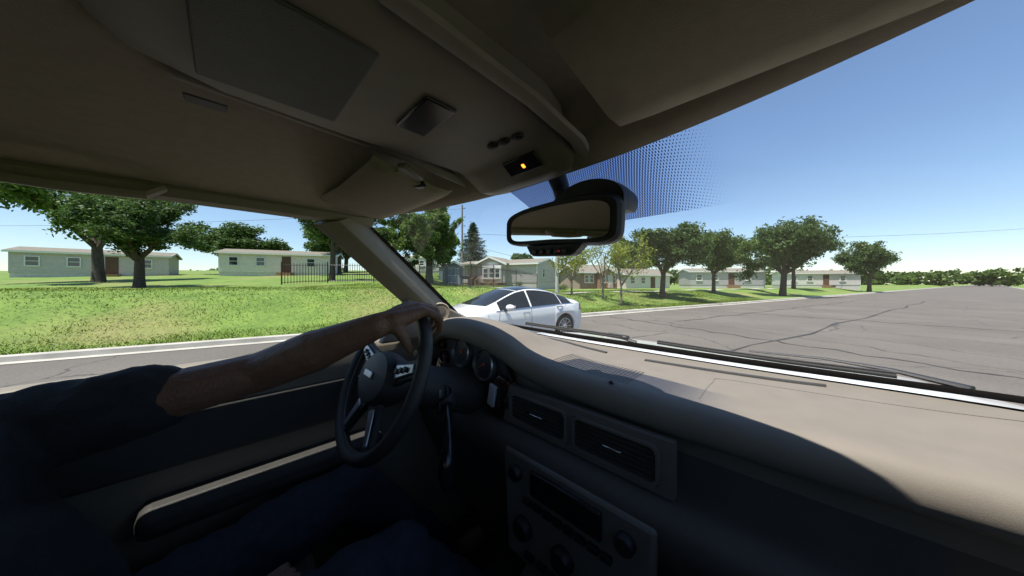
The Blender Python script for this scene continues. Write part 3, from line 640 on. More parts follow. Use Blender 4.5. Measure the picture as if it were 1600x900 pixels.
z_rail = tab([(-1.12, .60), (-1.10, .83), (-1.02, .99), (-.85, 1.04), (-.40, 1.11), (.0, 1.235), (.5, 1.355), (1.05, 1.40), (1.45, 1.35), (1.8, 1.235), (2.2, 1.07), (2.55, .965), (3.0, .89), (3.4, .79), (3.65, .66), (3.76, .52), (3.78, .46)])
w_rail = tab([(-1.12, .30), (-1.08, .48), (-.9, .60), (-.5, .61), (0, .595), (.6, .57), (1.3, .575), (1.85, .635), (2.3, .70), (2.6, .72), (3.0, .70), (3.5, .58), (3.7, .44), (3.78, .25)])
z_sh = tab([(-1.12, .56), (-1.09, .78), (-.95, .945), (-.6, .985), (0, .97), (.8, .935), (1.6, .90), (2.2, .875), (2.8, .835), (3.3, .74), (3.6, .62), (3.74, .50), (3.78, .44)])
w_sh = tab([(-1.12, .36), (-1.08, .60), (-.95, .74), (-.6, .845), (0, .885), (.8, .885), (1.8, .88), (2.6, .87), (3.1, .82), (3.45, .70), (3.68, .52), (3.78, .30)])
w_mid = tab([(-1.12, .42), (-1.08, .68), (-.9, .84), (-.5, .915), (0, .925), (1.0, .915), (2.2, .915), (2.85, .915), (3.3, .87), (3.55, .74), (3.72, .52), (3.78, .32)])
z_lo0 = tab([(-1.12, .40), (-1.05, .27), (-.7, .21), (0, .19), (1.5, .18), (3.0, .19), (3.5, .20), (3.78, .28)])
def z_lo(x):
    z = z_lo0(x)
    for xc in (RXL, FXL):
        d = abs(x - xc)
        if d < ARCH: z = max(z, .335 + math.sqrt(ARCH ** 2 - d * d))
    return z
NV = (9, 6, 7)                                            # steps: flank, window band, top
def section(x, off=0):
    a0 = z_lo(x); sh = z_sh(x); zm = max(.52 + .25 * (sh - .52), a0 + .3 * (sh - a0)); W = w_mid(x)
    if z_lo0(x) + .02 < a0: W0 = W - .01
    else: W0 = W - .06
    P = []
    for i in range(NV[0]):
        t = i / NV[0]; z = a0 + (sh - a0) * t
        b = (1 - t) ** 2 * W0 + 2 * t * (1 - t) * (W + .035) + t * t * w_sh(x)
        crease = .012 * math.exp(-((z - (.70 + .10 * (1.4 - x) / 2.4)) / .035) ** 2) * sm(x, -.8, -.3) * sm(-x, -3.0, -2.5)
        P.append((b + crease, z))
    for i in range(NV[1]):
        t = i / NV[1]; P.append((w_sh(x) + (w_rail(x) - w_sh(x)) * t + .03 * t * (1 - t), sh + (z_rail(x) - sh) * t))
    for i in range(NV[2] + 1):
        t = i / NV[2]; P.append((w_rail(x) * (1 - t), z_rail(x) + (z_top(x) - z_rail(x)) * (1 - (1 - t) ** 2.2)))
    return P
def sv(x, v):
    """point on the left flank; v counts section steps (0 sill, 9 belt, 15 roof rail, 22 centre)"""
    P = section(x); i = int(min(max(math.floor(v), 0), len(P) - 2)); t = v - i
    return np.array([x, P[i][0] + (P[i + 1][0] - P[i][0]) * t, P[i][1] + (P[i + 1][1] - P[i][1]) * t])
def snorm(x, v):
    a = sv(x + .01, v) - sv(x - .01, v); b = sv(x, min(v + .05, 21.99)) - sv(x, max(v - .05, 0)); n = np.cross(b, a); n /= np.linalg.norm(n) + 1e-9
    if n[1] < 0 and abs(n[1]) > abs(n[2]): n = -n
    elif n[2] < 0 and abs(n[2]) >= abs(n[1]): n = -n
    return n
def patch(name, m, par, edge_lo, edge_hi, nx=24, nv=6, off=.004, sides=(1, -1), x0=0, x1=1):
    """surface patch between two (x, v) edge curves given as functions of 0..1, standing proud of the body"""
    out = None
    for s in sides:
        rows = []
        for i in range(nx + 1):
            a = i / nx; (xa, va), (xb, vb) = edge_lo(a), edge_hi(a); row = []
            for j in range(nv + 1):
                b = j / nv; x = xa + (xb - xa) * b; v = va + (vb - va) * b; p = sv(x, v) + snorm(x, v) * off; row.append((squeeze(p[0]), p[1] * s, p[2]))
            rows.append(row)
        out = fix_normals(G().sheet(rows).build(name, m, par))
    return out
SDA = R(180 + 35)
SD = empty('white_sedan', (0, 0, 0), SDA, 'pearl white four door sedan with dark glass roof driving past on the road', 'car')
# rear left wheel stands at this place on the road
hd = Vector((math.cos(SDA), math.sin(SDA))); lf = Vector((-hd.y, hd.x))
SD.scale = (1.03, 1.03, 1.0); SD.location = (1.46 - lf.x * .80, 8.4 - lf.y * .80, .02)
xs = sorted(set([-1.12, -1.115, -1.105, -1.09, 3.78, 3.775, 3.765, 3.74] + list(np.linspace(-1.07, 3.72, 90)) + [c + s * ARCH for c in (RXL, FXL) for s in (-1, -.985, -.95, .95, .985, 1)]))
def squeeze(x): return x if x > -.35 else -.35 + (x + .35) * .72
rows = []
for x in xs:
    P = section(x); q = squeeze(x); rows.append([(q, 0, P[0][1])] + [(q, y, z) for y, z in P] + [(q, -y, z) for y, z in P[-2::-1]])
body = fix_normals(G().rings(rows).build('body', M['pearl'], SD, angle=50))
belt = lambda lo: lo
def win_edges(xa, xb, m0=.25, m1=.28):
    return (lambda a: (xa + (xb - xa) * a, 9 + m0), lambda a: (xa + (xb - xa) * a, 15 - m1))
patch('front_window', M['carglass'], SD, *win_edges(2.14, 1.22))
patch('rear_window', M['carglass'], SD, *win_edges(1.17, .14))
patch('quarter_window', M['carglass'], SD, *win_edges(.11, -.28))
tr = patch('window_trim', M['chrome'], SD, lambda a: (2.25 - 2.6 * a, 9.0), lambda a: (2.25 - 2.6 * a, 9.3), nx=30, nv=1, off=.006)
# windscreen, rear screen and roof glass lie across the centre line
def top_patch(name, m, f0, f1, off=.004):
    rows = []
    for i in range(13):
        a = i / 12; rows_ = []
        for j in range(-12, 13):
            b = j / 12; v = 22 - abs(b) * 6.75; x = f0(abs(b)) + (f1(abs(b)) - f0(abs(b))) * a
            p = sv(x, min(v, 21.999)); n = snorm(x, min(v, 21.9)); n = n if n[2] > 0 else -n; p = p + n * off
            rows_.append((squeeze(p[0]), p[1] * (1 if b >= 0 else -1), p[2]))
        rows.append(rows_)
    return fix_normals(G().sheet(rows).build(name, m, SD))
top_patch('windscreen', M['carglass'], lambda b: 2.58 - .14 * b * b, lambda b: 1.60 - .12 * b * b)
top_patch('glass_roof', M['roofglass'], lambda b: 1.56 - .12 * b * b, lambda b: .22 + .05 * b * b)
top_patch('rear_screen', M['carglass'], lambda b: .16, lambda b: -.72 + .1 * b * b)
patch('headlight', M['lamp'], SD, lambda a: (3.12 + .56 * a, 6.6 + .2 * a), lambda a: (3.0 + .68 * a, 9.2 - .2 * a), nx=10)
patch('tail_light', M['tail'], SD, lambda a: (-.66 - .45 * a, 6.6 + .3 * a), lambda a: (-.80 - .31 * a, 9.5), nx=8)
for xa, xb, nm in ((1.20, 1.20, 'door_seam'), (2.15, 2.25, 'door_seam'), (-.05, .34, 'door_seam')):
    patch(nm, M['seam'], SD, lambda a, xa=xa, xb=xb: (xb + (xa - xb) * a - .006, 1.2 + 7.6 * a), lambda a, xa=xa, xb=xb: (xb + (xa - xb) * a + .006, 1.2 + 7.6 * a), nx=14, nv=1, off=.0025)
patch('bonnet_seam', M['seam'], SD, lambda a: (2.6 + .9 * a, 15.0), lambda a: (2.6 + .9 * a, 15.12), nx=14, nv=1, off=.0025)
patch('sill_trim', M['chrome'], SD, lambda a: (.45 + 1.95 * a, .7), lambda a: (.45 + 1.95 * a, 1.0), nx=14, nv=1, off=.006)
for s in (1, -1):
    for x in (1.36, .22):
        p = sv(x, 7.6); G().tube([(x + .1, s * (p[1] - .005), p[2]), (x + .06, s * (p[1] + .035), p[2] + .004), (x - .06, s * (p[1] + .035), p[2] + .006), (x - .1, s * (p[1] - .005), p[2] + .006)], .016, 8).build('door_handle', M['chrome'], SD)
    p = sv(2.0, 9.2); mi = G().ball((1.96, s * (p[1] + .16), p[2] + .075), (.095, .14, .08), 14, 10).build('door_mirror', M['pearl'], SD)
    G().tube([(2.0, s * (p[1] - .02), p[2] - .01), (1.98, s * (p[1] + .08), p[2] + .03)], [.04, .03], 8).build('mirror_arm', M['gloss'], mi)
    G().box((1.877, s * (p[1] + .16), p[2] + .075), (.008, .2, .1)).build('mirror_face', M['mirror'], mi, bevel=.003)
    for xc in (RXL, FXL):
        wl = empty('wheel', (xc, s * .80, .335)); wl.parent = SD
        ax = (0, s, 0)
        G().lathe([(.235, -.10), (.30, -.105), (.33, -.085), (.335, -.05), (.335, .05), (.33, .085), (.30, .105), (.235, .10)], (0, 0, 0), ax, 40, cap=False).build('tyre', M['rubber'], wl)
        g = G().lathe([(.237, -.1), (.237, .098), (.222, .102), (.215, .06), (.215, -.1)], (0, 0, 0), ax, 40, cap=False)
        g.lathe([(.07, .02), (.07, .085), (.05, .095), (.002, .097)], (0, 0, 0), ax, 20)
        for k in range(10):
            a = 2 * math.pi * k / 10; c, q = math.cos(a), math.sin(a)
            g.rings([[(r * c - d * q, s * y, r * q + d * c) for d, y in ((-wd, yy - .03), (wd, yy - .03), (wd * .7, yy), (-wd * .7, yy))] for r, wd, yy in ((.05, .022, .09), (.14, .015, .085), (.222, .02, .09))])
        fix_normals(g.build('rim', M['alloy'], wl))
        fix_normals(G().lathe([(.02, -.02), (.18, -.02), (.18, .0), (.02, .0)], (0, 0, 0), ax, 24).build('brake_disc', M['satin'], wl))
G().box((1.4, 0, .42), (4.2, 1.2, .42)).build('underbody', M['rubber'], SD)
for xc in (RXL, FXL):
    G().box((xc, 0, .45), (.74, 1.5, .5)).build('wheel_well', M['rubber'], SD)
# ---------------------------------------------------------------- the vehicle the picture is taken from
PSI = R(45); U0 = .38                                     # its heading, and where the lens is across its width
CAR = empty('suv', (-U0 * math.cos(PSI), U0 * math.sin(PSI), 0), -PSI, 'white vehicle with a tan cabin, seen from its front passenger seat', 'car')
def X(name, g, m, par=None, **k): return g.build(name, M[m], CAR if par is None else par, **k)
# curves across the cabin; a runs -1 (driver side) to 1
def head(a): return np.array([.665 * a, .487 - .155 * abs(a) ** 2.2, 1.802 - .004 * a * a])
def base(a): return np.array([.715 * a, 1.0 - .23 * abs(a) ** 5, 1.362 + .055 * abs(a) ** 4])
def wsp(a, k, off=0):
    p = head(a) * (1 - k) + base(a) * k; b = .045 * 4 * k * (1 - k) * (1 - a * a); n = np.array([0, .66, .75]); return p + n * (b + off)
AA = np.linspace(-1, 1, 41)
X('windscreen', G().sheet([[wsp(a, k) for a in AA] for k in np.linspace(0, 1, 15)]), 'ws')
# dotted sun band printed on the glass behind the mirror
db = []
for k in np.linspace(0.0, .235, 8):
    a0 = -.165 + .20 * k; a1 = .56 - .2 * k; db.append([wsp(a0 + (a1 - a0) * j / 20, k, -.004) for j in range(21)])
X('dotted_sun_band', G().sheet(db), 'dots')
# black rim of the glass along the pillars and the cowl
for s in (-1, 1): X('glass_border', G().sheet([[wsp(s * a, k, -.003) for a in (.985, 1.01)] for k in np.linspace(0, 1, 16)]), 'black')
X('cowl_border', G().sheet([[wsp(a, k, -.0025) for a in AA] for k in (.965, 1.0)]), 'black')

# roof: lining inside, painted skin outside
def rz(a, d):                                             # lining height: d metres behind the header
    return 1.800 + .075 * sm(d, 0, .13) * (1 - abs(a) ** 2.6) - .012 * sm(d, 1.5, 3.2)
rows = []
for d in [-.012, 0, .01, .03, .06, .1, .15, .22, .3, .45, .7, 1, 1.5, 2, 2.6, 3.1]:
    rows.append([(head(a)[0] * (1 + .03 * sm(d, 0, .5)), head(a)[1] - d * (1 if d < .5 else 1) + (.155 * abs(a) ** 2.2) * sm(d, .4, 3), rz(a, d) + (.012 if d < 0 else 0)) for a in AA])
X('headliner', G().sheet(rows), 'liner')
rows2 = []
for d in [-.03, 0, .05, .2, .6, 1.2, 2, 2.7, 3.2]:
    rows2.append([(head(a)[0] * 1.06, head(a)[1] - d + (.155 * abs(a) ** 2.2) * sm(d, .4, 3), rz(a, d) + .022 + .015 * sm(d, 0, .3)) for a in AA])
X('roof_panel', G().sheet(rows2), 'white')
# pillars
def strip(name, P, m, w0, w1, n=10, par=None):
    """P: points along; w0,w1: two offset vectors giving inner and rear edges of a three sided trim"""
    rows = []
    for p in P:
        p = np.array(p); q = p + np.array(w0); r = p + np.array(w1)
        o = (p + r) / 2 + ((p + r) / 2 - q) * 1.2
        ring = [p, p * .7 + q * .3 + (q - r) * .04, q * .85 + p * .08 + r * .07, q * .85 + r * .1 + p * .05, r * .7 + q * .3, r, o]
        rows.append([tuple(v) for v in ring])
    return fix_normals(X(name, G().rings(rows), m, par, angle=60))
for s in (-1, 1):
    P = [wsp(s * 1.0, k, -.006) for k in np.linspace(-.04, 1.0, 12)]
    P.append(P[-1] + np.array([0, .04, -.05])); P.append(P[-1] + np.array([0, .02, -.10]))
    ap = strip('windscreen_pillar', P, 'tanpl', (-s * .035, -.055, -.035), (s * .02, -.115, -.045))
    if s < 0: left_pillar = ap
# small round speaker grille low on the driver side pillar
c = Vector((-.668, .630, 1.462)); nrm = Vector((.75, -.62, .1)).normalized()
sg = X('speaker_ring', G().lathe([(.040, -.008), (.040, -.002), (.036, .001), (.033, -.002)], c, nrm, 28), 'tanpl', left_pillar)
X('speaker_mesh', G().lathe([(.034, -.004), (.020, -.001), (.002, .0)], c, nrm, 24), 'carpet', left_pillar)
X('sail_panel', G().rings([[(-.70 + dx, y, z) for y, z in ((.40, 1.36), (.80, 1.36), (.80, 1.42), (.60, 1.52), (.50, 1.52))] for dx in (-.03, .012)]), 'tanpl', left_pillar, bevel=.01)
for s in (-1, 1):
    for y0, y1 in ((-.62, -.50), (-1.60, -1.48), (-2.72, -2.55)):
        fix_normals(X('side_pillar', G().rings([[(s * .72 * k, y0, z), (s * .72 * k, y1, z), (s * .78 * k, y1, z), (s * .78 * k, y0, z)] for z, k in ((.5, 1.03), (1.36, 1.02), (1.79, .93))]), 'tanpl', bevel=.015))
    # door skins with windows
    for y0, y1, nm in ((-.50, .86, 'front_door'), (-1.48, -.62, 'rear_door'), (-2.55, -1.60, 'side_panel')):
        dr = X(nm, G().rings([[(s * u, y0, z), (s * u, y1, z), (s * (u + .07), y1, z), (s * (u + .07), y0, z)] for u, z in ((.76, .45), (.755, .80), (.74, 1.10), (.725, 1.30), (.735, 1.365))]), 'tanpl', bevel=.02); fix_normals(dr)
        if 'door' in nm:
            X('armrest', G().box((s * .715, (y0 + y1) / 2 - .05, 1.02), (.10, .55, .07)), 'padtan', dr, bevel=.025, seg=3)
            X('door_pull', G().tube([(s * .735, y1 - .42, 1.17), (s * .70, y1 - .36, 1.18), (s * .70, y1 - .28, 1.19), (s * .735, y1 - .22, 1.20)], .010, 8), 'chrome', dr)
            X('inner_panel', G().box((s * .732, (y0 + y1) / 2, 1.19), (.02, (y1 - y0) * .8, .14)), 'padtan', dr, bevel=.01)
        yt = .36 if nm == 'front_door' else y1
        gm = 'win' if nm == 'front_door' else 'tint'
        X('window_glass', G().sheet([[(s * (.745 - .085 * k ** 1.2), y0 + (.0) , 1.36 + .44 * k), (s * (.745 - .085 * k ** 1.2), (y1 if nm != 'front_door' else y1 - .02 - .47 * k), 1.36 + .44 * k)] for k in np.linspace(0, 1, 8)]), gm, dr)
    X('roof_rail_trim', G().tube([(s * .668, .36, 1.797), (s * .675, .0, 1.80), (s * .68, -1, 1.80), (s * .67, -2.6, 1.79)], .026, 8), 'tanpl')
    X('grab_handle', G().tube([(s * .64, -.10, 1.795), (s * .61, -.12, 1.77), (s * .60, -.22, 1.765), (s * .61, -.32, 1.77), (s * .64, -.34, 1.795)], .011, 8), 'tanpl')
# tailgate
tg = X('tailgate', G().box((0, -2.72, .85), (1.5, .1, .86)), 'tanpl', bevel=.02)
X('rear_screen', G().sheet([[(-.72, -2.72, 1.28), (.72, -2.72, 1.28)], [(-.64, -2.62, 1.76), (.64, -2.62, 1.76)]]), 'win', tg)
X('tailgate_frame', G().box((-.71, -2.68, 1.52), (.09, .09, .56)).box((.71, -2.68, 1.52), (.09, .09, .56)).box((0, -2.62, 1.79), (1.4, .1, .07)), 'tanpl', tg)
X('cabin_floor', G().box((0, -.84, .42), (1.56, 3.72, .06)), 'carpet')
X('firewall', G().box((0, 1.0, .83), (1.6, .05, .96)).box((-.77, .95, 1.1), (.05, .3, .5)).box((.77, .95, 1.1), (.05, .3, .5)), 'black')
for s in (-1, 1): X('kick_panel', G().box((s * .785, .915, .82), (.07, .16, .95)), 'black')
# seats
def seat(u, y, wd, name='front_seat', hr=True, zb=.50):
    st_ = X(name, G().rings([[(u + x * wd / 2, y + yy, zb + .30 + z) for x, z in ((-1, -.10), (-1, .04), (-.8, .07), (0, .04), (.8, .07), (1, .04), (1, -.10))] for yy in (.45, .42, .2, 0, -.06)]), 'seat', bevel=.02); fix_normals(st_)
    fix_normals(X('backrest', G().rings([[(u + x * wd / 2 * k, y - .02 - .28 * h + yy, zb + .28 + .62 * h) for x, yy in ((-1, .06), (-.8, .09), (0, .05), (.8, .09), (1, .06), (1, -.07), (-1, -.07))] for h, k in ((0, 1), (.3, 1.03), (.8, .95), (1, .8))]), 'seat', st_, bevel=.02))
    if hr: X('headrest', G().ball((u, y - .31, zb + 1.03), (.135, .06, .095), 14, 10), 'seat', st_)
seat(-.40, -.28, .52); seat(.40, -.42, .52); seat(0, -1.35, 1.3, 'rear_bench', False)

# ---- dashboard
zt_ = tab([(-.76, 1.372), (-.70, 1.39), (-.62, 1.425), (-.52, 1.455), (-.42, 1.463), (-.32, 1.450), (-.24, 1.420), (-.18, 1.385), (-.12, 1.368), (0, 1.356), (.3, 1.352), (.76, 1.36)])
ye_ = tab([(-.76, .64), (-.70, .61), (-.62, .565), (-.52, .535), (-.42, .528), (-.32, .540), (-.24, .562), (-.18, .582), (-.12, .594), (0, .60), (.3, .60), (.76, .62)])
rc_ = tab([(-.76, .02), (-.68, .03), (-.62, .085), (-.30, .085), (-.24, .045), (-.20, .028), (0, .024), (.3, .03), (.76, .03)])
rows = []; low_rows = []
for u in np.concatenate([np.linspace(-.745, -.1, 56), np.linspace(-.085, .745, 44)]):
    b = base(max(min(u / .715, 1), -1)); zt, ye, rc = zt_(u), ye_(u), rc_(u); P = []
    yf, zf = b[1] - .012, b[2] - .012
    for t in np.linspace(0, 1, 16):
        y = yf + (ye + .035 - yf) * t; P.append((u, y, zf + (zt - zf) * sm(t, .05, .92) + .004 * math.sin(math.pi * t)))
    for dy, dz in ((.020, -.004), (.009, -.012), (.002, -.026), (0, -.042), (.004, -.056), (.014, -.066), (.03, -.071)): P.append((u, ye + dy, zt + dz))
    yr = ye + .02 + rc
    P += [(u, yr, zt - .074), (u, yr + .006, zt - .085), (u, yr + .004, 1.24), (u, yr, 1.185)]
    P += [(u, .610, 1.176), (u, .588, 1.172), (u, .565, 1.160), (u, .553, 1.140), (u, .552, 1.115), (u, .560, 1.09), (u, .575, 1.06), (u, .60, 1.02), (u, .63, .97), (u, .67, .85), (u, .72, .70)]
    rows.append(P[:26]); low_rows.append(P[25:])
dash = fix_normals(X('dashboard', G().sheet(rows), 'dash', angle=75))
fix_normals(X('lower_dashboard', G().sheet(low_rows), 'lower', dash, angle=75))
# defroster slot and speaker perforations on top
def dz(u, y):
    b = base(max(min(u / .715, 1), -1)); yf, zf = b[1] - .012, b[2] - .012; t = (y - yf) / (ye_(u) + .035 - yf); return zf + (zt_(u) - zf) * sm(t, .05, .92) + .004 * math.sin(math.pi * t)
for u0, u1, y0, y1 in ((-.40, -.06, .915, .870), (.06, .42, .870, .915)):
    rr = [[(u0 + (u1 - u0) * i / 14, y0 + (y1 - y0) * i / 14 + dy, dz(u0 + (u1 - u0) * i / 14, y0 + (y1 - y0) * i / 14) + h) for dy, h in ((-.007, .0005), (-.006, .004), (.006, .004), (.007, .0005))] for i in range(15)]
    X('defroster_slot', G().rings(rr), 'padtan', dash)
g = G(); g2 = G()
for i in range(24):
    for j in range(12):
        u = -.105 + i * .009; y = .645 + j * .009
        if abs(u - .005) > .12: continue
        u += .0; z = dz(u, y); g.box((u, y, z + .0002), (.0058, .0034, .0006))
tag(X('speaker_perforations', g, 'black', dash, smooth=False), kind='stuff')
def groove(P, nm, wd=.0016):
    P = [(u, y, dz(u, y) + .0004) for u, y in P]; X(nm, G().tube(P, wd, 6), 'trim', dash)
ab = curve_pts([(.24, .66), (.24, .78), (.26, .83), (.45, .845), (.62, .82), (.645, .77), (.645, .67)], 8); groove([tuple(p) for p in ab], 'airbag_seam', .0009)
X('sensor_dome', G().ball((.075, .625, dz(.075, .625) + .001), (.006, .006, .004), 10, 6), 'black', dash)
# instrument cluster
cl = X('instrument_panel', G().rings([[(-.665, y0, z0), (-.60, y0 - .004, z1), (-.42, y0 - .004, z2), (-.27, y0 - .004, z1), (-.215, y0, z0)] for y0, z0, z1, z2 in ((.607, 1.235, 1.37, 1.395), (.622, 1.232, 1.368, 1.392))] ), 'padtan', dash); fix_normals(cl)
gn_ = Vector((0, -1, .12)).normalized()
def gauge(u, z, r, ang, ticks=True):
    c = Vector((u, .600, z))
    b = X('gauge', G().lathe([(r * 1.10, -.006), (r * 1.10, .010), (r * 1.03, .014), (r, .006), (r * .99, .002)], c, gn_, 36, cap=False), 'satin' if r > .03 else 'black', dash)
    X('dial', G().lathe([(r * 1.0, .0015), (r * .5, .0018), (.0005, .0018)], c, gn_, 32), 'gaugeface', b)
    tx = Vector((1, 0, 0)); ty = gn_.cross(tx) * -1
    if ty.z < 0: ty = -ty
    g = G()
    for k in range(0, 28, 2 if r < .03 else 1):
        a = R(225 - 270 * k / 27); d = tx * math.cos(a) + ty * math.sin(a); L = .16 if k % 3 == 0 else .08
        rot = Matrix((d, d.cross(gn_), gn_)).transposed(); g.box(c + gn_ * .0026 + d * r * (.92 - L / 2), (r * L, .0009, .0006), rot)
    tag(X('tick_marks', g, 'print', b, smooth=False), kind='stuff')
    a = R(ang); d = tx * math.cos(a) + ty * math.sin(a)
    X('needle', G().tube([c + gn_ * .005 - d * r * .15, c + gn_ * .005 + d * r * .8], [.0016, .0007], 6).lathe([(.004, .002), (.004, .007), (.001, .008)], c, gn_, 12), 'needle', b)
for a in ((-.470, 1.337, .046, 40), (-.345, 1.317, .046, 210), (-.585, 1.300, .021, 120), (-.595, 1.345, .016, 60), (-.405, 1.275, .015, 100)): gauge(*a)
# light panel with buttons and wood surround left of the vents
wd_ = X('wood_trim', G().rings([[(-.315, y, 1.175), (-.245, y, 1.173), (-.232, y, 1.23), (-.218, y, 1.292), (-.262, y, 1.305), (-.30, y, 1.26)] for y in (.583, .60)]), 'wood', dash, bevel=.004); fix_normals(wd_)
rotp = Matrix.Rotation(R(12), 3, 'Y')
X('control_screen', G().box((-.283, .578, 1.240), (.030, .012, .068), rotp), 'lcd', wd_, bevel=.004, seg=3)
for i in range(4): X('control_button', G().box((-.256 + i * .0025 - .002, .580, 1.213 + i * .016), (.014, .012, .011), rotp), 'black', wd_, bevel=.002)
# vent plate
VP = .588
pl = G()
def zrow(x0, x1, z0, z1): pl.rings([[(x0, y, z0), (x1, y, z0), (x1, y, z1), (x0, y, z1)] for y in (VP, VP + .02)])
pl.rings([[(-.285, y, 1.176), (-.212, y, 1.176), (-.212, y, 1.286), (-.240, y, 1.288)] for y in (VP, VP + .02)])
VENTS = ((-.212, -.022), (-.002, .188))
zrow(-.212, .215, 1.176, 1.190); zrow(-.212, .215, 1.266, 1.284); zrow(-.022, -.002, 1.190, 1.266); zrow(.188, .215, 1.190, 1.266)
vp = fix_normals(X('vent_plate', pl, 'trim', dash, smooth=False))
def rrect(x0, x1, z0, z1, r, y, n=5):
    P = []
    for cx, cz, a0 in ((x1 - r, z1 - r, 0), (x0 + r, z1 - r, 90), (x0 + r, z0 + r, 180), (x1 - r, z0 + r, 270)):
        for i in range(n + 1): a = R(a0 + 90 * i / n); P.append((cx + r * math.cos(a), y, cz + r * math.sin(a)))
    return P
for x0, x1 in VENTS:
    v = X('air_vent', G().rings([rrect(x0 - .003, x1 + .003, 1.187, 1.269, .016, VP + .004), rrect(x0 - .002, x1 + .002, 1.188, 1.268, .016, VP - .005), rrect(x0 + .004, x1 - .004, 1.194, 1.262, .013, VP - .005), rrect(x0 + .006, x1 - .006, 1.196, 1.260, .012, VP + .02)], cap=False), 'trim', dash, angle=50); fix_normals(v)
    X('vent_back', G().box(((x0 + x1) / 2, VP + .022, 1.228), (x1 - x0, .003, .076)), 'black', v)
    for k in range(6):
        X('vent_slat', G().box(((x0 + x1) / 2, VP + .006, 1.202 + k * .0104), (x1 - x0 - .012, .018, .0030), Matrix.Rotation(R(18), 3, 'X')), 'slat', v, smooth=False)
    X('vent_tab', G().box(((x0 + x1) / 2 + .004, VP - .004, 1.229), (.042, .010, .004)), 'chrome', v, bevel=.0015)
X('vent_wheel', G().lathe([(.012, -.005), (.012, .005)], (-.232, VP + .004, 1.232), (1, 0, 0), 16).box((-.232, VP - .001, 1.232), (.014, .006, .040)), 'black', vp, bevel=.001)
# lower console: radio, knobs, pocket
rad = X('radio_fascia', G().rings([[(-.185, y, .86), (.185, y, .86), (.20, y, 1.135), (-.20, y, 1.135)] for y in (.545, .57)]), 'trim', dash, bevel=.01); fix_normals(rad)
X('radio_screen', G().box((0, .541, 1.085), (.19, .012, .06)), 'gloss', rad, bevel=.004)
for x in (-.145, .145): X('radio_knob', G().lathe([(.019, 0), (.019, .016), (.016, .02), (.001, .02)], (x, .546, 1.085), (0, -1, 0), 24), 'black', rad)
for i in range(8): X('radio_button', G().box((-.105 + i * .03, .541, 1.03), (.024, .012, .014)), 'black', rad, bevel=.002)
for x in (-.12, 0, .12): X('climate_knob', G().lathe([(.028, 0), (.028, .012), (.022, .022), (.001, .023)], (x, .546, .955), (0, -1, 0), 28), 'black', rad)
for i in range(6): X('climate_button', G().box((-.10 + i * .04, .541, .895), (.03, .012, .016)), 'black', rad, bevel=.002)
X('centre_console', G().rings([[(-.17, y, .45), (.17, y, .45), (.17, y, z), (.12, y, z + .03), (-.12, y, z + .03), (-.17, y, z)] for y, z in ((.66, .80), (.45, .74), (.2, .72), (-.3, .82), (-.5, .82))]), 'tanpl', bevel=.01)
# steering column, key and selector lever
WC = Vector((-.42, .30, 1.33)); WT = R(24)
col = X('steering_column', G().rings([[(-.42 + r * math.cos(2 * math.pi * k / 16), y, z + r * .95 * math.sin(2 * math.pi * k / 16)) for k in range(16)] for y, z, r in ((.345, 1.305, .042), (.37, 1.295, .062), (.45, 1.262, .070), (.56, 1.222, .078), (.64, 1.20, .080))]), 'padtan')
X('ignition_ring', G().lathe([(.021, -.02), (.021, .012), (.017, .015), (.014, .008), (.001, .008)], (-.362, .458, 1.262), (.55, -.80, .2), 24), 'black', col)
X('key_head', G().box((-.353, .443, 1.262), (.006, .018, .022), Matrix.Rotation(R(30), 3, 'Z')), 'satin', col, bevel=.002)
X('key_fob', G().box((-.345, .437, 1.225), (.010, .022, .036), Matrix.Rotation(R(30), 3, 'Z')), 'black', col, bevel=.004)
lv = X('selector_lever', G().tube([(-.36, .47, 1.235), (-.32, .445, 1.225), (-.27, .415, 1.205), (-.24, .395, 1.175)], [.013, .011, .011, .012], 10), 'gloss')
X('lever_knob', G().tube([(-.246, .40, 1.186), (-.232, .388, 1.155), (-.222, .380, 1.115), (-.218, .376, 1.085)], [.012, .020, .021, .010], 14), 'gloss', lv)
X('lever_boot', G().tube([(-.375, .478, 1.238), (-.335, .452, 1.228)], [.034, .018], 12), 'padtan', lv)
X('turn_signal_stalk', G().tube([(-.47, .40, 1.29), (-.56, .385, 1.315), (-.64, .375, 1.33)], [.010, .009, .012], 10), 'gloss', col)
X('knee_bolster', G().rings([[(-.70, y, z), (-.22, y, z)] for y, z in ((.60, 1.17), (.565, 1.12), (.575, 1.03), (.63, .90), (.68, .72))], cap=False, closed=False), 'padtan', dash)
# steering wheel
SW = empty('steering_wheel', WC); SW.parent = CAR; SW.rotation_euler = (-WT, 0, 0)   # local -y faces the driver
Rw = .195
ring = [[(((Rw + .0155 * math.cos(2 * math.pi * k / 14)) * math.cos(a)), .0175 * math.sin(2 * math.pi * k / 14), (Rw + .0155 * math.cos(2 * math.pi * k / 14)) * math.sin(a)) for k in range(14)] for a in np.linspace(0, 2 * math.pi, 73)]
fix_normals(X('rim', G().rings(ring, cap=False), 'leather', SW))
seam_ = [((Rw - .0162) * math.cos(a), -.003, (Rw - .0162) * math.sin(a)) for a in np.linspace(0, 2 * math.pi, 73)]
X('rim_stitching', G().tube(seam_, .0012, 5), 'trim', SW)
def hubr(y, k): return [(k * .085 * math.cos(a) * (1 if abs(math.cos(a)) < .9 else 1.02), y, k * .068 * math.sin(a) - .005) for a in np.linspace(0, 2 * math.pi, 28, endpoint=False)]
fix_normals(X('airbag_cover', G().rings([hubr(.05, .9), hubr(.02, 1.05), hubr(-.005, 1.05), hubr(-.024, .92), hubr(-.032, .6), hubr(-.034, .05)]), 'leather', SW))
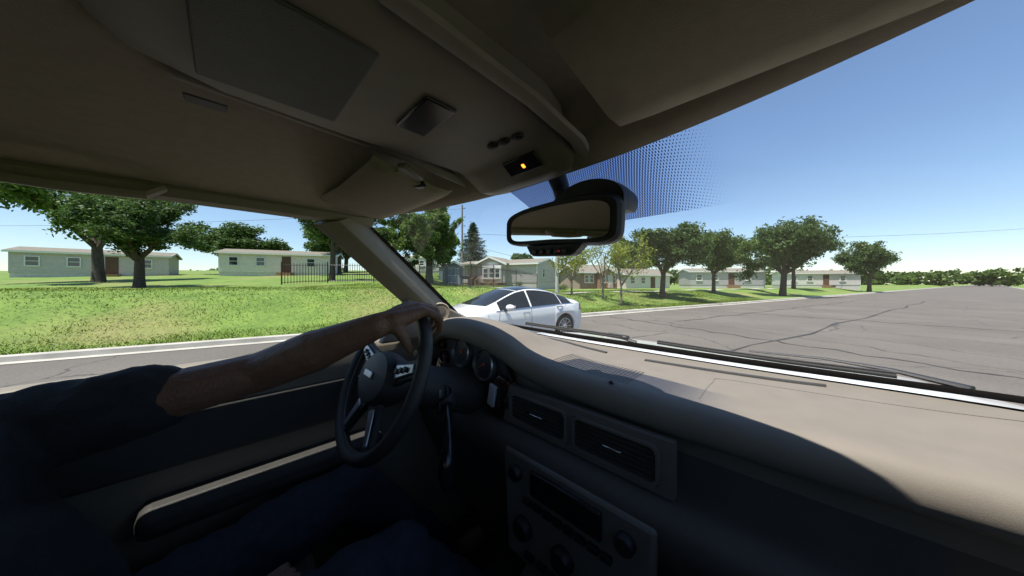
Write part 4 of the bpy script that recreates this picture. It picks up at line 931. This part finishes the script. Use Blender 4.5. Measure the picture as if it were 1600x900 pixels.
for a, wd, m in ((18, .040, 'satin'), (162, .040, 'satin'), (-62, .028, 'satin'), (-118, .028, 'satin')):
    ca, sa = math.cos(R(a)), math.sin(R(a))
    sp = fix_normals(X('spoke', G().rings([[(r * ca - d * sa, y, r * sa + d * ca) for d, y in ((-w_, -.006 + yo), (w_, -.006 + yo), (w_ * .9, .012 + yo), (-w_ * .9, .012 + yo))] for r, w_, yo in ((.07, wd, .0), (.12, wd * .6, .004), (.186, wd * .55, .0))]), 'leather', SW, bevel=.003))
    fix_normals(X('spoke_insert', G().rings([[(r * ca - d * sa, y, r * sa + d * ca) for d, y in ((-w_, -.010), (w_, -.010), (w_, -.004), (-w_, -.004))] for r, w_ in ((.088, wd * .45), (.13, wd * .34), (.170, wd * .28))]), m, sp, bevel=.002))
    if abs(a) in (18, 162):
        for k in range(3): X('wheel_button', G().box(((.10 + .02 * k) * ca, -.013, (.10 + .02 * k) * sa), (.013, .006, .013)), 'black', sp, bevel=.002)
X('horn_emblem', G().box((0, -.036, 0), (.05, .004, .016)), 'satin', SW, bevel=.0015)

# ---- overhead console
oc_rows = []
for y, zc, hw in ((.500, 1.806, .085), (.490, 1.800, .120), (.470, 1.797, .132), (.450, 1.799, .138), (.405, 1.829, .144), (.39, 1.835, .145), (.30, 1.838, .15), (.15, 1.838, .15), (.0, 1.842, .15), (-.08, 1.855, .14), (-.12, 1.88, .12)):
    oc_rows.append([(-.05 + hw * x, y, zc + dz_) for x, dz_ in ((-1.18, .055), (-1.1, .030), (-1.0, .012), (-.9, .003), (-.6, 0), (0, 0), (.6, 0), (.9, .003), (1.0, .012), (1.1, .030), (1.18, .055))])
oc = fix_normals(X('overhead_console', G().sheet(oc_rows), 'tanpl', angle=60))
def ocz(y): return float(np.interp(y, [.0, .15, .30, .39, .405, .45, .47, .49], [1.842, 1.838, 1.838, 1.835, 1.829, 1.799, 1.797, 1.80]))
for u, y in ((-.022, .352), (.004, .356), (.034, .360)):
    X('console_button', G().ball((u, y, ocz(y) - .002), (.013, .009, .006), 14, 8), 'black', oc)
tl = Matrix.Rotation(R(-33), 3, 'X')
dp = X('console_display', G().box((-.012, .420, ocz(.42) - .002), (.085, .034, .006), tl), 'gloss', oc, bevel=.002)
X('amber_indicator', G().box((-.008, .420, ocz(.42) - .0058), (.006, .008, .002), tl), 'amber', oc)
X('map_lamp', G().box((-.03, .22, ocz(.22) - .002), (.10, .05, .006)), 'gloss', oc, bevel=.003, seg=3)
X('storage_lid', G().box((-.05, .05, ocz(.05) - .001), (.19, .15, .006)), 'padtan', oc, bevel=.003, seg=3)
X('console_bead', G().tube([tuple(p) for p in curve_pts([(-.222, -.05, 1.872), (-.228, .15, 1.866), (-.226, .28, 1.858), (-.222, .38, 1.844), (-.205, .45, 1.824), (-.165, .490, 1.808)], 6)], [.012 - .009 * max(0, (i - 18) / 12) for i in range(31)], 10), 'tanpl', oc)
# raised rib on the passenger side of the console
X('console_rib', G().tube([(.105, .47, 1.812), (.115, .42, 1.822), (.118, .3, 1.835), (.118, .1, 1.842)], .014, 8, flat=.5), 'tanpl', oc)
# sun visors
def visor(s, nm):
    rows = []
    for y, z, t in ((.385, 1.803, .002), (.375, 1.798, .010), (.34, 1.800, .014), (.28, 1.812, .014), (.22, 1.824, .013), (.205, 1.829, .004)):
        rows.append([(s * u, y - .10 * max(0, (u - .45)) , z + o) for u, o in ((.205, 0), (.21, -t * .8), (.25, -t), (.45, -t), (.58, -t * .9), (.61, 0))])
    v = fix_normals(X(nm, G().sheet(rows), 'liner', angle=60)); return v
vl = visor(-1, 'sun_visor'); vr = visor(1, 'sun_visor')
X('visor_lamp', G().box((-.195, .275, 1.812), (.026, .055, .012), Matrix.Rotation(R(-12), 3, 'X') @ Matrix.Rotation(R(20), 3, 'Z')), 'trim', vl, bevel=.004)
X('visor_clip', G().box((-.222, .318, 1.800), (.026, .035, .014), Matrix.Rotation(R(20), 3, 'Z')), 'gloss', vl, bevel=.003)
X('visor_rod', G().tube([(-.205, .25, 1.812), (-.225, .33, 1.797), (-.28, .362, 1.797)], .005, 8), 'tanpl', vl)

X('roof_air_vent', G().box((-.36, -.02, 1.870), (.17, .05, .008)), 'padtan', bevel=.003)
X('roof_lamp', G().box((0, -.62, 1.866), (.16, .10, .018)), 'clearlens', bevel=.006)
# ---- rear view mirror
MC = Vector((.021, .477, 1.698))
RM = empty('rear_view_mirror', MC); RM.parent = CAR
RM.rotation_euler = (R(2.4), R(3.5), R(-5)); RM.scale = (1.14, 1.0, 1.08)
def mout(kx, kz, y, sh=0):
    P = []
    for i in range(40):
        a = 2 * math.pi * i / 40; c, q = math.cos(a), math.sin(a); e = .42
        x = math.copysign(abs(c) ** e, c); z = math.copysign(abs(q) ** e, q)
        P.append((x * .128 * kx, y, z * .0385 * kz * (1 + .09 * x) + sh + .006 * (1 - x * x)))
    return P
fix_normals(X('housing', G().rings([mout(.93, .86, .0), mout(1.0, .99, -.004), mout(1.03, 1.07, .003), mout(1.03, 1.1, .014), mout(.98, 1.05, .028, .004), mout(.85, .9, .046, .008), mout(.55, .6, .058, .01), mout(.1, .1, .062, .01)]), 'mirrorshell', RM, angle=60))
X('mirror_glass', G().rings([mout(.90, .80, .0), mout(.90, .80, -.0015)]), 'mirror', RM, angle=30)
fix_normals(X('button_bar', G().rings([[(x, y, z) for x, z in ((-.068, -.036), (.068, -.034), (.050, -.053), (.040, -.057), (-.048, -.057), (-.056, -.053))] for y in (-.003, .022)]), 'mirrorshell', RM, bevel=.003))
for k in range(5): X('mirror_button', G().box((-.040 + k * .018, -.005, -.048), (.011, .005, .008)), 'black', RM, bevel=.0015)
X('status_light', G().box((.022, -.0085, -.048), (.004, .002, .004)), 'redled', RM)
X('sensor_hood', G().rings([[(.055 + .075 * sx * math.cos(a), y + .01 * math.sin(a), .03 + .048 * sz * math.sin(a)) for a in np.linspace(-.3, math.pi + .3, 16)] for y, sx, sz in ((.012, 1.0, .98), (.03, 1.0, 1.0), (.075, .92, .9), (.085, .6, .55))]), 'mirrorshell', RM, angle=60)
X('stem', G().tube([(-.014, .055, .012), (-.018, .060, .050), (-.026, .057, .085), (-.030, .040, .118)], [.016, .017, .020, .022], 12, flat=.8), 'black', RM)
# ---- bonnet, cowl and wipers outside
rows = []
for y, z, hw in ((1.03, 1.322, .80), (1.08, 1.328, .83), (1.16, 1.322, .85), (1.35, 1.308, .87), (1.65, 1.265, .88), (1.95, 1.20, .87), (2.15, 1.12, .84), (2.24, 1.0, .80), (2.27, .7, .8)):
    rows.append([(hw * x, y, z - .05 * abs(x) ** 3 + (.012 if .5 < abs(x) < .8 else 0)) for x in np.linspace(-1, 1, 25)])
X('bonnet', G().sheet(rows), 'white')
for s in (-1, 1):
    X('front_wing', G().sheet([[(s * .80, y, z), (s * .93, y, z - .05), (s * .97, y, z - .25), (s * .97, y, .5)] for y, z in ((.80, 1.28), (1.1, 1.27), (1.6, 1.22), (2.0, 1.14), (2.2, 1.0))]), 'white')
    X('door_mirror', G().ball((s * .98, .62, 1.36), (.12, .09, .11), 16, 12), 'white')
X('cowl_panel', G().sheet([[(u, base(u / .715)[1] + dy, base(u / .715)[2] + dzz) for u in np.linspace(-.70, .70, 31)] for dy, dzz in ((-.005, -.010), (.012, -.03), (.06, -.06))]), 'black')
def wiper(pts, arm, nm='wiper'):
    b = X(nm, G().tube(pts, .004, 6), 'rubber')
    X('blade_spine', G().tube([Vector(p) + Vector((0, .004, .006)) for p in pts], .0032, 6), 'black', b)
    X('wiper_arm', G().tube(arm, [.004, .005, .008, .010], 8, flat=.6), 'black', b)
    return b
P = lambda u, dy, h: Vector(base(u / .715)) + Vector((0, dy, h))
wiper([P(-.50, .004, .022), P(-.40, .012, .022), P(-.26, .02, .022), P(-.08, .025, .020)], [P(-.30, .026, .028), P(-.2, .04, .026), P(-.10, .05, .016), P(-.04, .06, .004)])
wiper([P(.05, .0, .024), P(.20, .012, .018), P(.35, .02, .014), P(.52, .02, .012)], [P(.28, .028, .03), P(.42, .04, .03), P(.52, .05, .018), P(.6, .05, .0)])
X('wiper_pivot', G().box(P(-.11, .055, .018), (.09, .03, .014), Matrix.Rotation(R(-8), 3, 'Z')), 'black', bevel=.006)
# ---------------------------------------------------------------- the driver
DR = empty('person', (0, 0, 0), 0, 'driver in a dark shirt, left hand gripping the top of the steering wheel', 'person')
DR.location = CAR.location; DR.rotation_euler = CAR.rotation_euler
def rem(g, name, m, par, vox, smooth=6):
    o = g.build(name, M[m], par); r = o.modifiers.new('remesh', 'REMESH'); r.mode = 'VOXEL'; r.voxel_size = vox; r.use_smooth_shade = True
    s = o.modifiers.new('smooth', 'SMOOTH'); s.factor = .5; s.iterations = smooth; return o
b = G()
J = dict(wrist=(-.318, .262, 1.483), palm=(-.322, .318, 1.498))
# forearm and upper arm, left
b.cap((-.505, .06, 1.375), (-.42, .155, 1.425), .046, .049); b.cap((-.42, .155, 1.425), (-.325, .255, 1.480), .047, .031)
b.cap((-.60, -.28, 1.31), (-.505, .06, 1.375), .056, .046)
# palm
b.cap((-.312, .290, 1.489), (-.303, .358, 1.508), .024, .0155); b.cap((-.330, .290, 1.494), (-.328, .360, 1.517), .024, .0155)
b.cap((-.345, .292, 1.494), (-.352, .360, 1.519), .022, .0145); b.cap((-.352, .296, 1.492), (-.373, .356, 1.516), .020, .0135)
b.cap((-.325, .255, 1.480), (-.328, .31, 1.494), .031, .026)
def fing(P, r0, r1):
    n = len(P) - 1
    for i in range(n): b.cap(P[i], P[i + 1], r0 + (r1 - r0) * i / n, r0 + (r1 - r0) * (i + 1) / n, 10)
fing([(-.300, .360, 1.510), (-.283, .396, 1.492), (-.303, .409, 1.458), (-.327, .402, 1.440)], .0125, .0095)
fing([(-.327, .362, 1.518), (-.316, .405, 1.506), (-.330, .420, 1.473), (-.350, .415, 1.452)], .0125, .0098)
fing([(-.352, .362, 1.520), (-.350, .407, 1.514), (-.362, .424, 1.482), (-.376, .418, 1.460)], .0118, .0092)
fing([(-.374, .358, 1.517), (-.376, .398, 1.514), (-.388, .412, 1.488), (-.396, .406, 1.470)], .0102, .0084)
fing([(-.312, .285, 1.482), (-.296, .302, 1.458), (-.289, .314, 1.432), (-.286, .324, 1.412)], .0165, .0105)
# right arm resting on the lap
b.cap((-.24, -.32, 1.31), (-.17, -.30, 1.03), .056, .046); b.cap((-.17, -.30, 1.03), (-.27, -.06, .985), .046, .032); b.cap((-.27, -.06, .985), (-.30, .02, 1.0), .03, .034)
for i in range(4): b.cap((-.28 - .02 * i, .03, 1.005), (-.29 - .02 * i, .10 - .006 * abs(i - 1), 1.01), .0105, .009)
b.cap((-.265, -.01, 1.0), (-.252, .05, 1.01), .014, .011)
# trunk, neck, head
for p, q, r0, r1 in (((-.42, -.24, .92), (-.42, -.30, 1.12), .15, .15), ((-.47, -.30, 1.10), (-.50, -.34, 1.29), .13, .10), ((-.37, -.30, 1.10), (-.34, -.34, 1.29), .13, .10), ((-.42, -.36, 1.30), (-.42, -.42, 1.47), .075, .058)): b.cap(p, q, r0, r1, 16)
hc = Vector((-.42, -.42, 1.575)); b.ball(hc, (.078, .098, .115), 20, 14); b.cap(hc + Vector((0, .03, -.06)), hc + Vector((0, .06, -.09)), .055, .035, 14)
b.cap(hc + Vector((0, .09, .01)), hc + Vector((0, .112, -.022)), .008, .015, 8)
for s in (-1, 1): b.ball(hc + Vector((s * .08, -.005, -.005)), (.012, .022, .033), 10, 8)
# legs
for s in (-1, 1):
    b.cap((-.42 + s * .10, -.20, .88), (-.42 + s * .17, .27, .96), .088, .062, 14); b.cap((-.42 + s * .17, .27, .96), (-.42 + s * .14, .58, .60), .060, .042, 14); b.cap((-.42 + s * .14, .58, .52), (-.42 + s * .14, .74, .54), .045, .035, 12)
body_ = rem(b, 'body', 'skin', DR, .0042)
for s in (-1, 1):
    G().ball(hc + Vector((s * .031, .083, .008)), .0125, 12, 8).build('eye', M['print'], DR); G().box(hc + Vector((s * .031, .0925, .030)), (.034, .01, .006)).build('eyebrow', M['hair'], DR, bevel=.002)
G().box(hc + Vector((0, .088, -.062)), (.045, .012, .008)).build('mouth', M['needle'], DR, bevel=.003)
h = G().ball(hc + Vector((0, -.018, .022)), (.086, .098, .112), 20, 14).build('hair', M['hair'], DR)
# short sleeved shirt and trousers
g = G()
for p, q, r0, r1 in (((-.42, -.24, .90), (-.42, -.30, 1.12), .168, .166), ((-.47, -.30, 1.10), (-.50, -.34, 1.28), .145, .115), ((-.37, -.30, 1.10), (-.34, -.34, 1.28), .145, .115), ((-.54, -.32, 1.315), (-.30, -.33, 1.315), .075, .075), ((-.60, -.28, 1.31), (-.555, -.10, 1.345), .076, .068), ((-.24, -.32, 1.31), (-.20, -.20, 1.16), .076, .070)): g.cap(p, q, r0, r1, 16)
def folds(o, s, sc):
    t = bpy.data.textures.new('folds', 'CLOUDS'); t.noise_scale = sc; t.noise_depth = 2; d = o.modifiers.new('folds', 'DISPLACE'); d.texture = t; d.strength = s; d.mid_level = .5; return o
folds(rem(g, 'shirt', 'shirt', DR, .008, 4), .02, .06)
g = G()
for s in (-1, 1):
    g.cap((-.42 + s * .10, -.22, .885), (-.42 + s * .17, .27, .96), .104, .075, 14); g.cap((-.42 + s * .17, .27, .96), (-.42 + s * .14, .57, .60), .074, .060, 14)
g.cap((-.50, -.23, .90), (-.34, -.23, .90), .13, .13, 14)
folds(rem(g, 'trousers', 'jeans', DR, .009, 4), .03, .08)
for s in (-1, 1): rem(G().cap((-.42 + s * .14, .57, .50), (-.42 + s * .14, .78, .49), .055, .045, 12), 'shoe', 'black', DR, .008, 3)
# wrist watch strap is not visible; fingernails on thumb and index
G().ball((-.2795, .3265, 1.4125), (.004, .006, .008), 10, 6).build('thumbnail', M['clearlens'], DR)
